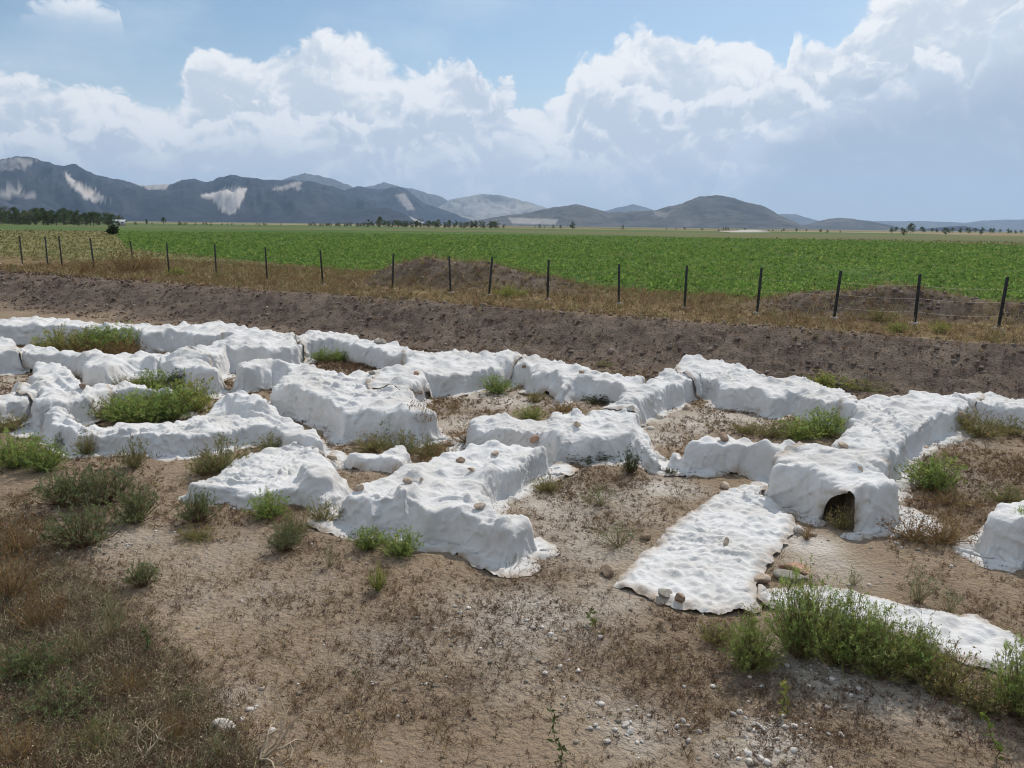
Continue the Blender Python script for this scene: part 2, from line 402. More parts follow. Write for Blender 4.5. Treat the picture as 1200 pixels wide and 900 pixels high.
# cloth
mc, nt, b = mat('white_geotextile')
P_ = pos(nt)
n1 = noise(nt, P_, 1.3, 5, 0.6); n2 = noise(nt, P_, 9.0, 4, 0.6); n3 = noise(nt, P_, 160.0, 2, 0.6)
c = mix(nt, ramp(nt, n1, [(0.42, 0.0), (0.66, 0.75)]), (0.61, 0.603, 0.592), (0.49, 0.47, 0.44))
c = mix(nt, ramp(nt, n2, [(0.56, 0.0), (0.76, 0.30)]), c, (0.42, 0.37, 0.31))
hemm = mth(nt, 'MULTIPLY', attr(nt, 'hem'), ramp(nt, noise(nt, P_, 5.0, 5, .65), [(.34, .10), (.60, 1.0)]))
c = mix(nt, hemm, c, (.36, .29, .22))
sepz = N(nt, 'ShaderNodeSeparateXYZ'); nt.links.new(P_, sepz.inputs[0])
nt.links.new(c, b.inputs['Base Color']); b.inputs['Roughness'].default_value = 0.95; b.inputs['Specular IOR Level'].default_value = 0.1
vor = N(nt, 'ShaderNodeTexNoise', Scale=14.0, Detail=3.0, Roughness=0.5, Distortion=0.8); nt.links.new(P_, vor.inputs['Vector'])
hsum = mth(nt, 'ADD', mth(nt, 'MULTIPLY', vor.outputs[0], 1.0), mth(nt, 'MULTIPLY', n3, 0.06))
mpv = N(nt, 'ShaderNodeMapping'); mpv.inputs['Scale'].default_value = (7.5, 7.5, 1.3); nt.links.new(P_, mpv.inputs[0])
nv = noise(nt, mpv.outputs[0], 1.0, 2, .5, .5)
rv = mth(nt, 'POWER', mth(nt, 'SUBTRACT', 1.0, mth(nt, 'MULTIPLY', mth(nt, 'ABSOLUTE', mth(nt, 'SUBTRACT', nv, .5)), 5.0)), 3.0)
hsum = mth(nt, 'ADD', hsum, mth(nt, 'MULTIPLY', mth(nt, 'MAXIMUM', rv, 0.0), .28))
bump(nt, b, hsum, 0.42, 0.03)
M_CLOTH = mc

# ------------------------------------------------------------------ draping
Hm = HW * .5 + smooth(HW, 1) * .5
FLOORLUMP = 0
def fields(H):
    a, bb = np.gradient(H, GS); return sampler(H), sampler(bb), sampler(a)
SHEETS = [
 # name in table, walls, extra margin, label
 ('rear_west', ['rear_west'], 0.4, 'long white cloth over the far left rear wall, behind yellow-green weeds'),
 ('diag_west', ['diag_west'], 0.4, 'white cloth over a wide slanting wall between rear left wall and small dry patch'),
 ('rear_mid', ['rear_mid'], 0.3, 'white cloth over the rear wall behind the small dry patch, one stone on top'),
 ('stub_west', ['stub_west'], 0.42, 'white cloth with hanging pleats on the wall stub cut off by the left edge'),
 ('mid_west', ['mid_west'], 0.32, 'white cloth over a rounded wall between rear left wall and large green weed bed'),
 ('edge_west', ['edge_west'], 0.3, 'white cloth on the low wall reaching the left edge beside a pale patch'),
 ('thin_west', ['thin_west'], 0.26, 'narrow white cloth ridge directly behind the large green weed bed'),
 ('cross_west', ['cross_west'], 0.38, 'creased white cloth spreading over the wall crossing left of the large green weed bed'),
 ('long_front', ['long_front', 'long_front_peak'], 0.24, 'long low white cloth curving along the front of the large green weed bed'),
 ('scrap', ['scrap'], 0.1, 'small low scrap of white cloth lying over stones behind the nearest front wall'),
 ('low_front', ['low_front', 'low_front_peak'], 0.08, 'low crumpled white cloth with a loose pointed tip, left of the nearest front wall'),
 ('centre_west', ['centre_west'], 0.36, 'bulky white cloth with sweeping folds over a blocky wall left of the middle'),
 ('rear_centre', ['rear_centre'], 0.28, 'white cloth over the rear wall in the middle behind the pale floored room'),
 ('centre_diag', ['centre_diag'], 0.32, 'white cloth over the slanting wall left of the pale floored room'),
 ('room_front', ['room_front_west', 'room_front_east'], 0.27, 'white cloth over the middle front wall sagging to the ground in a pleated gap'),
 ('room_diag', ['room_diag'], 0.32, 'white cloth over the slanting wall between the two pale rooms'),
 ('front_block', ['front_block', 'front_block_peak'], 0.3, 'large white cloth over the nearest wide front wall with several stones on top'),
 ('rear_east', ['rear_east'], 0.28, 'white cloth over the rear wall of the right-hand room, above two pale stones'),
 ('edge_east', ['edge_east'], 0.28, 'white cloth over the rear wall running out at the right edge'),
 ('diag_east', ['diag_east'], 0.34, 'heavily wrinkled white cloth over the slanting wall on the right beside a round green bush'),
 ('junction_east', ['junction_east'], 0.4, 'white cloth hung over the right wall end with a dark opening beneath it'),
 ('lone_east', ['lone_east'], 0.4, 'white cloth over a separate wall block at the right edge of the photo'),
]
HOLE = [np.array([(4.00, 9.52), (4.06, 9.60), (4.16, 9.47), (4.13, 9.22), (4.16, 9.04), (4.0, 8.2), (3.60, 8.4), (3.86, 9.12), (3.93, 9.30)])]
# folds that show in the cloths, traced along their crests
FOLDS = [[(352,435),(380,439),(406,444),(428,445)],[(364,441),(390,449),(420,452),(440,450)],[(380,451),(400,467),(420,473),(430,469)],[(383,461),(392,477),(408,480),(428,474)],[(386,453),(406,461),(430,463),(452,459)],[(426,475),(420,487),(414,495)],
 [(488,441),(490,469)],[(506,441),(500,469)],[(552,435),(554,453)],[(576,425),(578,441)],[(520,438),(517,460)],[(536,437),(538,456)],
 [(802,440),(818,464)],[(810,440),(819,464)],[(830,440),(820,464)],[(838,446),(824,462)],[(756,466),(774,492)],[(762,466),(773,488)],[(746,474),(728,480)],[(784,452),(788,480)],
 [(742,510),(758,538),(774,549)],[(750,508),(766,532),(784,540)],[(756,506),(770,526),(786,536)],[(800,520),(788,538),(780,550)],[(746,510),(762,536),(778,546)],
 [(470,572),(482,585),(500,597)],[(460,572),(447,590),(437,612)],[(532,600),(540,617),(567,622)],[(540,600),(550,617),(562,615)],[(567,607),(585,610),(600,605)],[(602,622),(607,645)],[(510,585),(535,582),(550,582)],[(545,575),(557,590)],[(492,600),(488,624)],[(520,604),(516,634)],[(585,622),(583,648)],
 [(374,528),(350,536),(324,554),(308,574)],[(356,540),(332,556),(312,574)],[(392,540),(404,556),(420,568)],[(266,568),(274,582),(286,585)],[(300,540),(280,556),(262,566)],
 [(10,383),(22,395),(33,393),(45,380)],[(18,380),(27,389),(38,385)],[(80,465),(90,487)],[(87,463),(95,482)],[(98,462),(107,475)],[(20,410),(22,423)],[(25,408),(40,423)],[(32,412),(43,422)],[(45,440),(60,452),(78,462)],[(62,436),(76,450),(92,462)],[(52,476),(54,498)],[(40,478),(44,498)],
 [(145,425),(160,435),(173,435)],[(140,427),(152,440)],[(915,547),(905,577)],[(937,552),(935,610)],[(927,550),(925,592)],[(950,555),(947,605)],[(982,570),(1000,597)],[(1007,530),(1017,547),(1035,552)],[(1047,572),(1050,600)],[(1020,572),(1018,600)],
 [(1000,482),(1020,475),(1050,487)],[(1035,472),(1050,492),(1070,522)],[(1060,500),(1050,507),(1062,522)],[(1100,480),(1075,505),(1080,522)],[(1042,505),(1065,530)],[(1035,520),(1045,547)],[(1010,490),(1030,505),(1050,530)],[(1110,472),(1098,492)],[(1125,470),(1120,486)],
 [(180,516),(240,514),(266,502)],[(320,503),(334,492)],[(360,510),(376,518)],[(70,485),(87,497),(107,505)],[(80,485),(98,495)],[(120,506),(150,503),(185,502)],[(200,505),(240,494),(270,486)],[(285,480),(310,486),(335,500)],
 [(640,440),(636,455)],[(668,450),(660,464)],[(700,448),(697,464)],[(668,506),(664,528)],[(700,514),(702,534)],[(600,506),(597,520)],[(860,458),(858,474)],[(905,466),(902,482)],[(935,460),(930,484)],[(880,460),(876,478)],[(830,525),(828,552)],[(870,524),(868,556)],[(850,524),(846,550)],
 [(200,392),(204,408)],[(228,393),(230,408)],[(255,390),(250,405)],[(110,385),(112,395)],[(390,400),(388,412)],[(430,408),(425,418)],[(288,432),(286,452)],[(306,430),(305,455)],[(345,458),(342,485)],[(362,462),(360,490)],[(455,484),(452,502)]]
PREV = globals().get('PREV', False)
cover_objs = []
Hcur = Hm.copy(); DRAPED = []
def drape(polys, margin, cell, seed, excess, cut=None, steps=(90, 40)):
    global Hcur
    P = np.concatenate(polys); f = fields(Hcur)
    c = Cloth(polys, margin, cell * 2, seed, excess, cut)
    p = c.run(*f, steps[0], 8, off=0.012, fr=.5, kb=(.16, .05))
    p = c.refine(p, cell)
    c.ex = (c.ex + 0.004 + 0.012 * vnoise(c.X * 2.7, c.Y * 2.7, seed + 2)).astype(np.float32)
    p = c.run(*f, steps[1], 8, p, off=0.012, fr=.35, kb=(.06, .0))
    p = creases(c, p, seed)
    m = c.mask
    # later sheets lie on this one
    i = np.clip(((p[1][m] - GY0) / GS).round().astype(int), 1, len(gy) - 2); j = np.clip(((p[0][m] - GX0) / GS).round().astype(int), 1, len(gx) - 2)
    A = np.full_like(Hcur, -9); np.maximum.at(A, (i, j), p[2][m] + 0.004)
    B = A.copy()
    B[1:-1, 1:-1] = np.maximum.reduce([A[1:-1, 1:-1], A[:-2, 1:-1], A[2:, 1:-1], A[1:-1, :-2], A[1:-1, 2:]])
    Hcur = np.maximum(Hcur, B)
    global LAST_HEM
    LAST_HEM = sstep(-.17, -.01, c.hd)[m]
    return p, m
for k, (nm, ws, mg, lb) in enumerate(SHEETS):
    polys = [WP[w] for w in ws]
    if nm == 'room_front': polys.append(polyat([(734, 501), (742, 502), (801, 520), (800, 524), (738, 508)], .40))
    cy = np.concatenate(polys)[:, 1].mean()
    cell = (0.019 if cy < 13 else 0.025 if cy < 17 else 0.033) * (1.6 if PREV else 1)
    p, m = drape(polys, mg + .07, cell, 100 + 7 * k, 1.03, HOLE if nm in ('junction_east', 'room_front', 'diag_east') else None)
    DRAPED.append((p, m, LAST_HEM, lb))
hc = sampler(Hcur)
def on_cloth(px, py):
    d = ray(px, py)
    t = np.linspace(5, 34, 7000); x = d[0] * t; y = d[1] * t; zz = HC + d[2] * t
    h = np.where((x > GX0) & (x < GX1) & (y > GY0) & (y < GY1), hc(x, y), 0)
    k = int(np.argmax(zz < h)); return x[k], y[k], h[k]
FL = []
for pl in FOLDS:
    q = np.array(pl, float); s_ = np.concatenate([[0], np.cumsum(np.linalg.norm(np.diff(q, axis=0), axis=1))]); tt = np.linspace(0, s_[-1], max(8, int(s_[-1] / 2.5)))
    P3 = np.array([on_cloth(u, v) for u, v in zip(np.interp(tt, s_, q[:, 0]), np.interp(tt, s_, q[:, 1]))]); FL.append((P3, np.sin(np.linspace(.12, math.pi - .12, len(P3))) ** .6))
for (p, m, hem, lb) in DRAPED:
    du = np.gradient(p, axis=2); dv = np.gradient(p, axis=1); nn_ = np.cross(du, dv, axis=0); nn_ /= np.linalg.norm(nn_, axis=0) + 1e-9
    sg = np.sign((nn_[2] * m).sum())
    add = np.zeros(m.shape)
    for P3, tp in FL:
        lo, hi = P3.min(0) - .25, P3.max(0) + .25
        w_ = m & (p[0] > lo[0]) & (p[0] < hi[0]) & (p[1] > lo[1]) & (p[1] < hi[1])
        if not w_.any(): continue
        V_ = p[:, w_].T; D = ((V_[:, None, :] - P3[None]) ** 2).sum(-1); j = D.argmin(1); dd = np.sqrt(D[np.arange(len(j)), j])
        wd = .024 + .0011 * np.linalg.norm(P3.mean(0)); 
        add[w_] = np.maximum(add[w_], 0) * 1 + 0; a_ = (.052 * np.exp(-(dd / wd) ** 2) - .024 * np.exp(-((dd - 2.1 * wd) / wd) ** 2)) * tp[j]
        add[w_] += a_
    p = p + nn_ * sg * np.clip(add, -.04, .07)
    me = grid_mesh('wall_cover', p, m); fattr(me, 'hem', hem)
    link('wall_cover', me, M_CLOTH, None, lb, 'cloth cover', 'white cloths draped over the dug-out walls')
FLAT = [([(842,580),(880,563),(905,575),(932,607),(922,640),(900,660),(888,682),(893,712),(842,716),(805,711),(790,706),(722,682),(742,657),(785,620),(815,597)],
         'flat white sheet spread over rubble on the ground in front of the dark opening'),
        ([(886,690),(940,682),(996,688),(1036,697),(1058,704),(1104,716),(1143,718),(1157,728),(1200,746),(1260,770),(1250,812),(1166,786),(1109,765),(1058,743),(1000,728),(940,716),(890,706)],
         'long flat white strip of cloth on the ground behind the row of big green bushes')]
for k, (px, lb) in enumerate(FLAT):
    P = polyat(px, 0.05)
    sd = sdpoly(GXX, GYY, P)
    Hcur = np.where(sd < 0.2, Hcur + (0.03 + 0.05 * stones(GXX, GYY, .19, 71) * (.6 + .6 * vnoise(GXX * 1.5, GYY * 1.5, 72)) + 0.06 * peaks(GXX, GYY, .115, 75) + 0.03 * fbm(GXX * 1.6, GYY * 1.6, 3, 76)) * sstep(0.15, -0.08, sd) * (1.0 if k == 0 else .8), Hcur)
    p, m = drape([P], 0.0, 0.02, 300 + k, 1.05, None, (50, 30))
    gm_ = grid_mesh('ground_sheet', p, m); fattr(gm_, 'hem', LAST_HEM)
    link('ground_sheet', gm_, M_CLOTH, None, lb, 'cloth sheet', 'white sheets lying flat on the ground')
print('cloth', time.time() - T0)
# ------------------------------------------------------------------ ground sheet
HG = wall_heights(inset=0.17, soft=0.10) - 0.07
cav = sdpoly(GXX, GYY, np.array([(3.80, 9.95), (4.42, 9.85), (4.30, 8.95), (3.80, 8.95)]))
HG = np.where(cav < 0.06, np.minimum(HG, ground(GXX, GYY, False) + (HG - ground(GXX, GYY, False)) * sstep(0, .06, cav)), HG)
hg = sampler(HG)
def gz(x, y, fine=True):
    g = ground(x, y, fine)
    ins = (x > GX0 + .1) & (x < GX1 - .1) & (y > GY0 + .1) & (y < GY1 - .1)
    return np.where(ins, np.maximum(g, hg(x, y)), g)
def gz1(x, y): return float(gz(np.array([float(x)]), np.array([float(y)]))[0])
def on_ground(px, py, z=0.0):          # where the sight line through a traced point meets the ground
    for _ in range(6):
        x, y = at(px, py, z); z = float(ground(np.array([x]), np.array([y]), False)[0])
    return x, y, gz1(x, y)
hc = sampler(Hcur)
def on_cloth(px, py):
    z = 0.5
    d = ray(px, py)
    t = np.linspace(4, 40, 9000); x = d[0] * t; y = d[1] * t; zz = HC + d[2] * t
    h = np.where((x > GX0) & (x < GX1) & (y > GY0) & (y < GY1), hc(x, y), 0)
    k = int(np.argmax(zz < h)); return x[k], y[k], h[k]
az = np.concatenate([np.arange(-44, 44.01, 0.2), np.arange(48, 315.9, 4.0)])
rr = [0.3]
while rr[-1] < 62: rr.append(rr[-1] * 1.0048 + 0.003)
while rr[-1] < 20500: rr.append(rr[-1] * 1.03)
rr = np.array(rr)
AZ, RR = np.meshgrid(np.radians(az), rr)
GXg, GYg = RR * np.sin(AZ), RR * np.cos(AZ)
Z = gz(GXg, GYg)
na, nr = len(az), len(rr)
idx = np.arange(nr * na).reshape(nr, na); nx_ = np.roll(idx, -1, 1)
quads = np.stack([idx[:-1], idx[1:], nx_[1:], nx_[:-1]], -1).reshape(-1, 4)[:, ::-1]
V = np.stack([GXg, GYg, Z], -1).reshape(-1, 3)
V = np.concatenate([V, [[0, 0, gz1(0, 0)]]])
tris = np.stack([idx[0], nx_[0], np.full(na, len(V) - 1)], -1)[:, ::-1]
gme = quick_mesh('ground', V, quads, tris)
# what the soil is made of, place by place
SALT = [(600,465,1.3,1),(645,470,1.0,.9),(560,468,.9,.9),(535,495,.8,.8),(690,462,.8,.5),(800,495,1.0,1),(845,492,1.1,.9),(775,512,.6,.9),(890,480,.8,.4),(660,600,.9,.75),(720,590,.8,.6),(640,560,.6,.7),(780,572,.5,.9),(690,640,.7,.6),(630,720,.7,.75),(610,760,.5,.5),(560,710,.5,.4),(700,700,.5,.5),(945,640,.45,1),(965,662,.5,.7),(930,600,.3,.5),(970,790,.5,.7),(905,870,.3,.9),(1020,805,.5,.6),(1100,820,.4,.5),(150,640,.9,.3),(250,655,.9,.22),(15,450,1.1,.6),(415,515,.6,.4),(430,545,.4,.5),(740,860,.35,.7),(690,820,.3,.4),(600,800,.35,.3),(330,690,.6,.3),(1130,560,.7,.3),(1130,520,.5,.4),(270,820,.3,.5),(450,760,.5,.35),(230,690,.5,.2),(860,880,.3,.5)]
def blobs(L, x, y):
    o = np.zeros_like(x)
    for (px, py, r, k) in L:
        cx, cy = at(px, py, 0.0)
        o = np.maximum(o, k * np.exp(-(((x - cx) ** 2 + (y - cy) ** 2) / (r * r)) ** 1.3))
    return o
GREENP = polyat([(128,267.5),(158,293),(300,306),(400,318),(560,327),(700,338),(900,350),(1200,366),(1400,380),(1400,292),(1200,287.5),(1000,281.5),(800,277.5),(600,272.5),(400,269.5)], FIELD)
vx, vy = V[:, 0], V[:, 1]
near = np.hypot(vx, vy) < 60
LITTER = [(px, py, r * 1.15, k) for (px, py, r, k) in [(700,570,.8,1),(660,560,.7,.9),(620,680,.6,.9),(700,610,.6,.8),(640,640,.5,.8),(780,790,.7,1),(840,800,.7,1),(1000,840,.7,1),(940,850,.6,1),(900,800,.5,.8),(1100,860,.5,.8),(480,760,.8,1),(560,740,.7,.9),(430,800,.6,.8),(520,820,.5,.7),(700,760,.6,.7),(1130,560,1.2,.9),(1060,600,.8,.7),(1150,610,.8,.7),(860,478,.4,.6),(720,475,.5,.7),(420,428,1.6,1),(120,405,2.0,.8),(330,590,.9,.5),(280,600,.9,.5),(380,700,.6,.5),(100,600,1.2,.5),(240,450,.8,.8),(740,830,.5,.6),(350,740,.5,.4)]]
litter = np.zeros(len(V)); litter[near] = blobs(LITTER, vx[near], vy[near])
litter = litter * np.clip(.6 + .9 * fbm(vx * 1.6, vy * 1.6, 4, 67), 0, 1.1) + .25 * np.clip(fbm(vx * .9, vy * .9, 4, 68) + .2, 0, 1)
fattr(gme, 'litter', np.clip(litter, 0, 1))
vs, vt = fence_s(vx, vy), fence_t(vx, vy)
salt = np.zeros(len(V)); salt[near] = blobs(SALT, vx[near], vy[near])
salt = salt * np.clip(0.75 + 0.9 * fbm(vx * 1.1, vy * 1.1, 4, 61), 0, 1.2)
fattr(gme, 'salt', np.clip(salt, 0, 1))
wobs = 0.5 * vnoise(vt * 0.35, vs * 0.1, 63) + 0.3 * vnoise(vt * 1.3, vs * 0.5, 64)
fattr(gme, 'bank', np.where(near, sstep(3.2, 3.9, vs + wobs) * sstep(9.0, 6.8, vs + wobs * 2), 0))
fattr(gme, 'strip', sstep(3.7, 2.9, vs + wobs) * (np.hypot(vx, vy) < 400))
mo = np.zeros(len(V))
for (mx, my, rx, ry, mh) in MOUNDS: mo = np.maximum(mo, np.exp(-(((vx - mx) ** 2 + (vy - my) ** 2) / (rx * rx * 1.1)) ** 2))
fattr(gme, 'mound', mo)
sdg = sdpoly(vx, vy, GREENP)
fattr(gme, 'crop', sstep(0.8, -0.8, sdg + 0.6 * vnoise(vx * .5, vy * .5, 66)))
fattr(gme, 'olive', sstep(-4, -9, vs + wobs * 2) * (sdg > 0) * sstep(230, 170, np.hypot(vx, vy)))
fattr(gme, 'heap', np.exp(-(((vx + 3.0) / 2.3) ** 2 + ((vy - 1.6) / 2.9) ** 2) ** 2))
fattr(gme, 'far', sstep(170, 260, np.hypot(vx, vy)))
mg, nt, b = mat('soil')
P_ = pos(nt)
big = noise(nt, P_, 0.55, 4, .6); med = noise(nt, P_, 3.2, 6, .65); fin = noise(nt, P_, 24.0, 5, .7); vfin = noise(nt, P_, 90.0, 3, .7)
c = mix(nt, ramp(nt, big, [(.35, 0), (.65, 1)]), (.275, .208, .140), (.36, .28, .193))
c = mix(nt, ramp(nt, med, [(.40, .0), (.68, .8)]), c, (.27, .20, .145))
grain = ramp(nt, fin, [(.36, .45), (.5, 0.0)])
c = mix(nt, mth(nt, 'MULTIPLY', grain, 0.8), c, (.13, .09, .065))
c = mix(nt, ramp(nt, vfin, [(.60, 0), (.74, .55)]), c, (.50, .44, .37))
lit = mth(nt, 'MULTIPLY', attr(nt, 'litter'), ramp(nt, noise(nt, P_, 55.0, 4, .75), [(.40, .95), (.56, .15)]))
c = mix(nt, lit, c, (.085, .058, .043))
sm = mth(nt, 'MULTIPLY', attr(nt, 'salt'), ramp(nt, med, [(.25, 0.45), (.5, 1.0)]))
sm = mth(nt, 'MULTIPLY', sm, ramp(nt, fin, [(.33, .40), (.45, 1.0)]))
c = mix(nt, sm, c, (.60, .55, .485))
bk = mix(nt, ramp(nt, med, [(.38, 0), (.64, 1)]), (.105, .078, .062), (.19, .147, .12))
bk = mix(nt, ramp(nt, noise(nt, P_, .9, 5, .65), [(.42, 0), (.66, .75)]), bk, (.27, .215, .165))
bk = mix(nt, ramp(nt, fin, [(.34, .9), (.52, 0.0)]), bk, (.05, .036, .03))
c = mix(nt, attr(nt, 'bank'), c, bk)
st = mix(nt, ramp(nt, big, [(.4, 0), (.62, 1)]), (.185, .13, .072), (.285, .215, .11))
st = mix(nt, ramp(nt, med, [(.4, .8), (.55, 0)]), st, (.10, .062, .036))
c = mix(nt, attr(nt, 'strip'), c, st)
c = mix(nt, attr(nt, 'mound'), c, bk)
ol = mix(nt, ramp(nt, noise(nt, P_, .25, 5, .65), [(.38, 0), (.62, 1)]), (.13, .135, .055), (.22, .19, .085))
c = mix(nt, attr(nt, 'olive'), c, ol)
hp = mix(nt, ramp(nt, med, [(.4, 0), (.62, 1)]), (.14, .105, .08), (.30, .235, .175))
c = mix(nt, mth(nt, 'MULTIPLY', attr(nt, 'heap'), .8), c, hp)
mp = N(nt, 'ShaderNodeMapping'); mp.inputs['Scale'].default_value = (.012, .05, .1); nt.links.new(P_, mp.inputs[0])
fl = noise(nt, mp.outputs[0], 1.0, 4, .6)
cg = mix(nt, ramp(nt, fl, [(.40, 0), (.62, 1)]), (.065, .125, .028), (.115, .18, .045))
cg = mix(nt, ramp(nt, noise(nt, P_, .9, 4, .7), [(.38, .75), (.56, 0)]), cg, (.035, .05, .018))
c = mix(nt, attr(nt, 'crop'), c, cg)
# patchwork of far fields
mp2 = N(nt, 'ShaderNodeMapping'); mp2.inputs['Scale'].default_value = (.0022, .0048, 1); mp2.inputs['Rotation'].default_value = (0, 0, .25); nt.links.new(P_, mp2.inputs[0])
vo = N(nt, 'ShaderNodeTexVoronoi', Scale=1.0); nt.links.new(mp2.outputs[0], vo.inputs['Vector'])
sv = N(nt, 'ShaderNodeSeparateColor'); nt.links.new(vo.outputs['Color'], sv.inputs[0])
fc = ramp(nt, sv.outputs[0], [(0, (.10, .125, .05)), (.2, (.24, .18, .10)), (.38, (.08, .13, .04)), (.55, (.20, .16, .10)), (.72, (.13, .14, .06)), (.88, (.29, .23, .14))], 'CONSTANT')
fc = mix(nt, ramp(nt, noise(nt, P_, .02, 5, .6), [(.4, .0), (.65, .6)]), fc, (.12, .12, .06))
farm = mth(nt, 'MULTIPLY', attr(nt, 'far'), mth(nt, 'SUBTRACT', 1.0, attr(nt, 'crop')))
c = mix(nt, farm, c, fc)
nt.links.new(c, b.inputs['Base Color']); b.inputs['Roughness'].default_value = 1.0; b.inputs['Specular IOR Level'].default_value = 0.05
hsum = mth(nt, 'ADD', mth(nt, 'MULTIPLY', fin, 1.0), mth(nt, 'MULTIPLY', med, 1.6))
vc = N(nt, 'ShaderNodeTexVoronoi', Scale=16.0, Detail=2.0); nt.links.new(P_, vc.inputs['Vector'])
hsum = mth(nt, 'ADD', hsum, mth(nt, 'MULTIPLY', vc.outputs['Distance'], -.7))
bump(nt, b, hsum, 1.0, 0.04)
link('ground', gme, mg, kind='structure')
print('ground', time.time() - T0, len(V))
# ------------------------------------------------------------------ fence
def rot_to(d):
    d = np.array(d, float); d /= np.linalg.norm(d)
    a = np.array([0, 0, 1.0]) if abs(d[2]) < .9 else np.array([1.0, 0, 0])
    u = np.cross(a, d); u /= np.linalg.norm(u); return u, np.cross(d, u), d
def tube_arrays(pts, rad, n=6):
    pts = np.array(pts, float); rad = np.broadcast_to(rad, len(pts)); V = []; Q = []
    for i in range(len(pts)):
        t = pts[min(i + 1, len(pts) - 1)] - pts[max(i - 1, 0)]
        u, v, _ = rot_to(t)
        for k in range(n):
            a = 2 * math.pi * k / n; V.append(pts[i] + rad[i] * (math.cos(a) * u + math.sin(a) * v))
    for i in range(len(pts) - 1):
        for k in range(n): Q.append((i * n + k, i * n + (k + 1) % n, (i + 1) * n + (k + 1) % n, (i + 1) * n + k))
    return np.array(V), np.array(Q)
class Acc:
    def __init__(s): s.V = []; s.Q = []; s.T = []; s.n = 0; s.C = []
    def add(s, V, Q=None, T=None, col=None):
        V = np.asarray(V, float)
        s.V.append(V)
        if Q is not None and len(Q): s.Q.append(np.asarray(Q) + s.n)
        if T is not None and len(T): s.T.append(np.asarray(T) + s.n)
        if col is not None: s.C.append(np.broadcast_to(np.asarray(col, float), (len(V), 3)))
        s.n += len(V)
    def mesh(s, name, smooth=False):
        me = quick_mesh(name, np.concatenate(s.V), np.concatenate(s.Q) if s.Q else None, np.concatenate(s.T) if s.T else None, smooth)
        if s.C: cattr(me, 'tint', np.concatenate(s.C))
        return me
def box_arrays(x0, x1, y0, y1, z0, z1):
    V = np.array([(x, y, z) for z in (z0, z1) for y in (y0, y1) for x in (x0, x1)], float)
    Q = np.array([(0, 2, 3, 1), (4, 5, 7, 6), (0, 1, 5, 4), (2, 6, 7, 3), (0, 4, 6, 2), (1, 3, 7, 5)])
    return V, Q
m_post, nt, b = mat('dark_painted_steel'); b.inputs['Base Color'].default_value = (.022, .024, .024, 1); b.inputs['Roughness'].default_value = .55
m_wire, nt, b = mat('galvanised_wire'); b.inputs['Base Color'].default_value = (.16, .15, .14, 1); b.inputs['Metallic'].default_value = .6; b.inputs['Roughness'].default_value = .5
m_conc, nt, b = mat('concrete'); b.inputs['Base Color'].default_value = (.38, .36, .33, 1)
POSTPX = [(17,314),(63,314),(112,316),(160,319),(214,321),(246,326),(305,330),(375,334),(441,341),(508,346),(577,346),(648,350),(723,357),(801,362),(885,368),(976,374),(1072,379),(1170,387)]
pts = np.array([at(*p, FIELD) for p in POSTPX])
pts = np.array([FA + FD * fence_t(*p) for p in pts])           # set them in line
ext = [pts[0] - FD * 2.7 * k for k in (2, 1)]; ext2 = [pts[-1] + FD * 2.7 * k for k in (1, 2, 3)]
posts = np.array(ext + list(pts) + ext2)
fence = link('wire_fence', None, None, None, 'wire fence of thin dark steel posts between the dirt bank and the green field', 'fence', loc=(posts[0][0], posts[0][1], FIELD))
def post_mesh(h):
    a = Acc(); w = .066
    # angle-iron section with a folded top
    prof = [(-w/2, -w/2), (w/2, -w/2), (w/2, -w/2 + .012), (-w/2 + .012, -w/2 + .012), (-w/2 + .012, w/2), (-w/2, w/2)]
    n = len(prof); V = []; Q = []
    zs = [-.35, h * .5, h - .02, h]
    for i, z in enumerate(zs):
        sc = 1 if i < 3 else .8
        V += [(x * 1.25 * sc, y * 1.25 * sc, z) for x, y in prof]
    for i in range(len(zs) - 1):
        for k in range(n): Q.append((i * n + k, i * n + (k + 1) % n, (i + 1) * n + (k + 1) % n, (i + 1) * n + k))
    a.add(V, Q); k = (len(zs) - 1) * n
    a.add([V[k + i] for i in (0, 1, 2, 3)], [(0, 1, 2, 3)]); a.add([V[k + i] for i in (0, 3, 4, 5)], [(0, 1, 2, 3)])
    for z in (.35, .75, 1.12): a.add(*box_arrays(-.045, .045, -.052, -.042, z - .02, z + .02))
    return a.mesh('post')
for i, p in enumerate(posts):
    z = gz1(*p); h = 1.40 + .1 * random.random() + .32 * (1 - min(1, max(0, i - 3) / 8))
    o = link('post', post_mesh(h), m_post, fence)
    o.location = (p[0] - posts[0][0], p[1] - posts[0][1], z - FIELD); o.rotation_euler = (random.gauss(0, .03), random.gauss(0, .03), math.atan2(FD[1], FD[0]) + random.gauss(0, .1))
    a = Acc(); V, Q = tube_arrays([(0, 0, -.2), (0, 0, .02), (0, 0, .05), (0, 0, .052)], [.13, .13, .10, .01], 9)
    V[:, :2] *= 1 + .15 * rng.standard_normal((len(V), 1)); a.add(V, Q)
    link('footing', a.mesh('footing'), m_conc, o)
for hgt in (.35, .75, 1.12):
    a = Acc()
    for i in range(len(posts) - 1):
        p, q = posts[i], posts[i + 1]; P0 = np.array([p[0], p[1], gz1(*p) + hgt]); P1 = np.array([q[0], q[1], gz1(*q) + hgt])
        L = [P0 + (P1 - P0) * t - np.array([0, 0, .05 * 4 * t * (1 - t)]) - np.array([posts[0][0], posts[0][1], FIELD]) for t in np.linspace(0, 1, 7)]
        a.add(*tube_arrays(L, .0028, 4))
    link('wire', a.mesh('wire'), m_wire, fence)

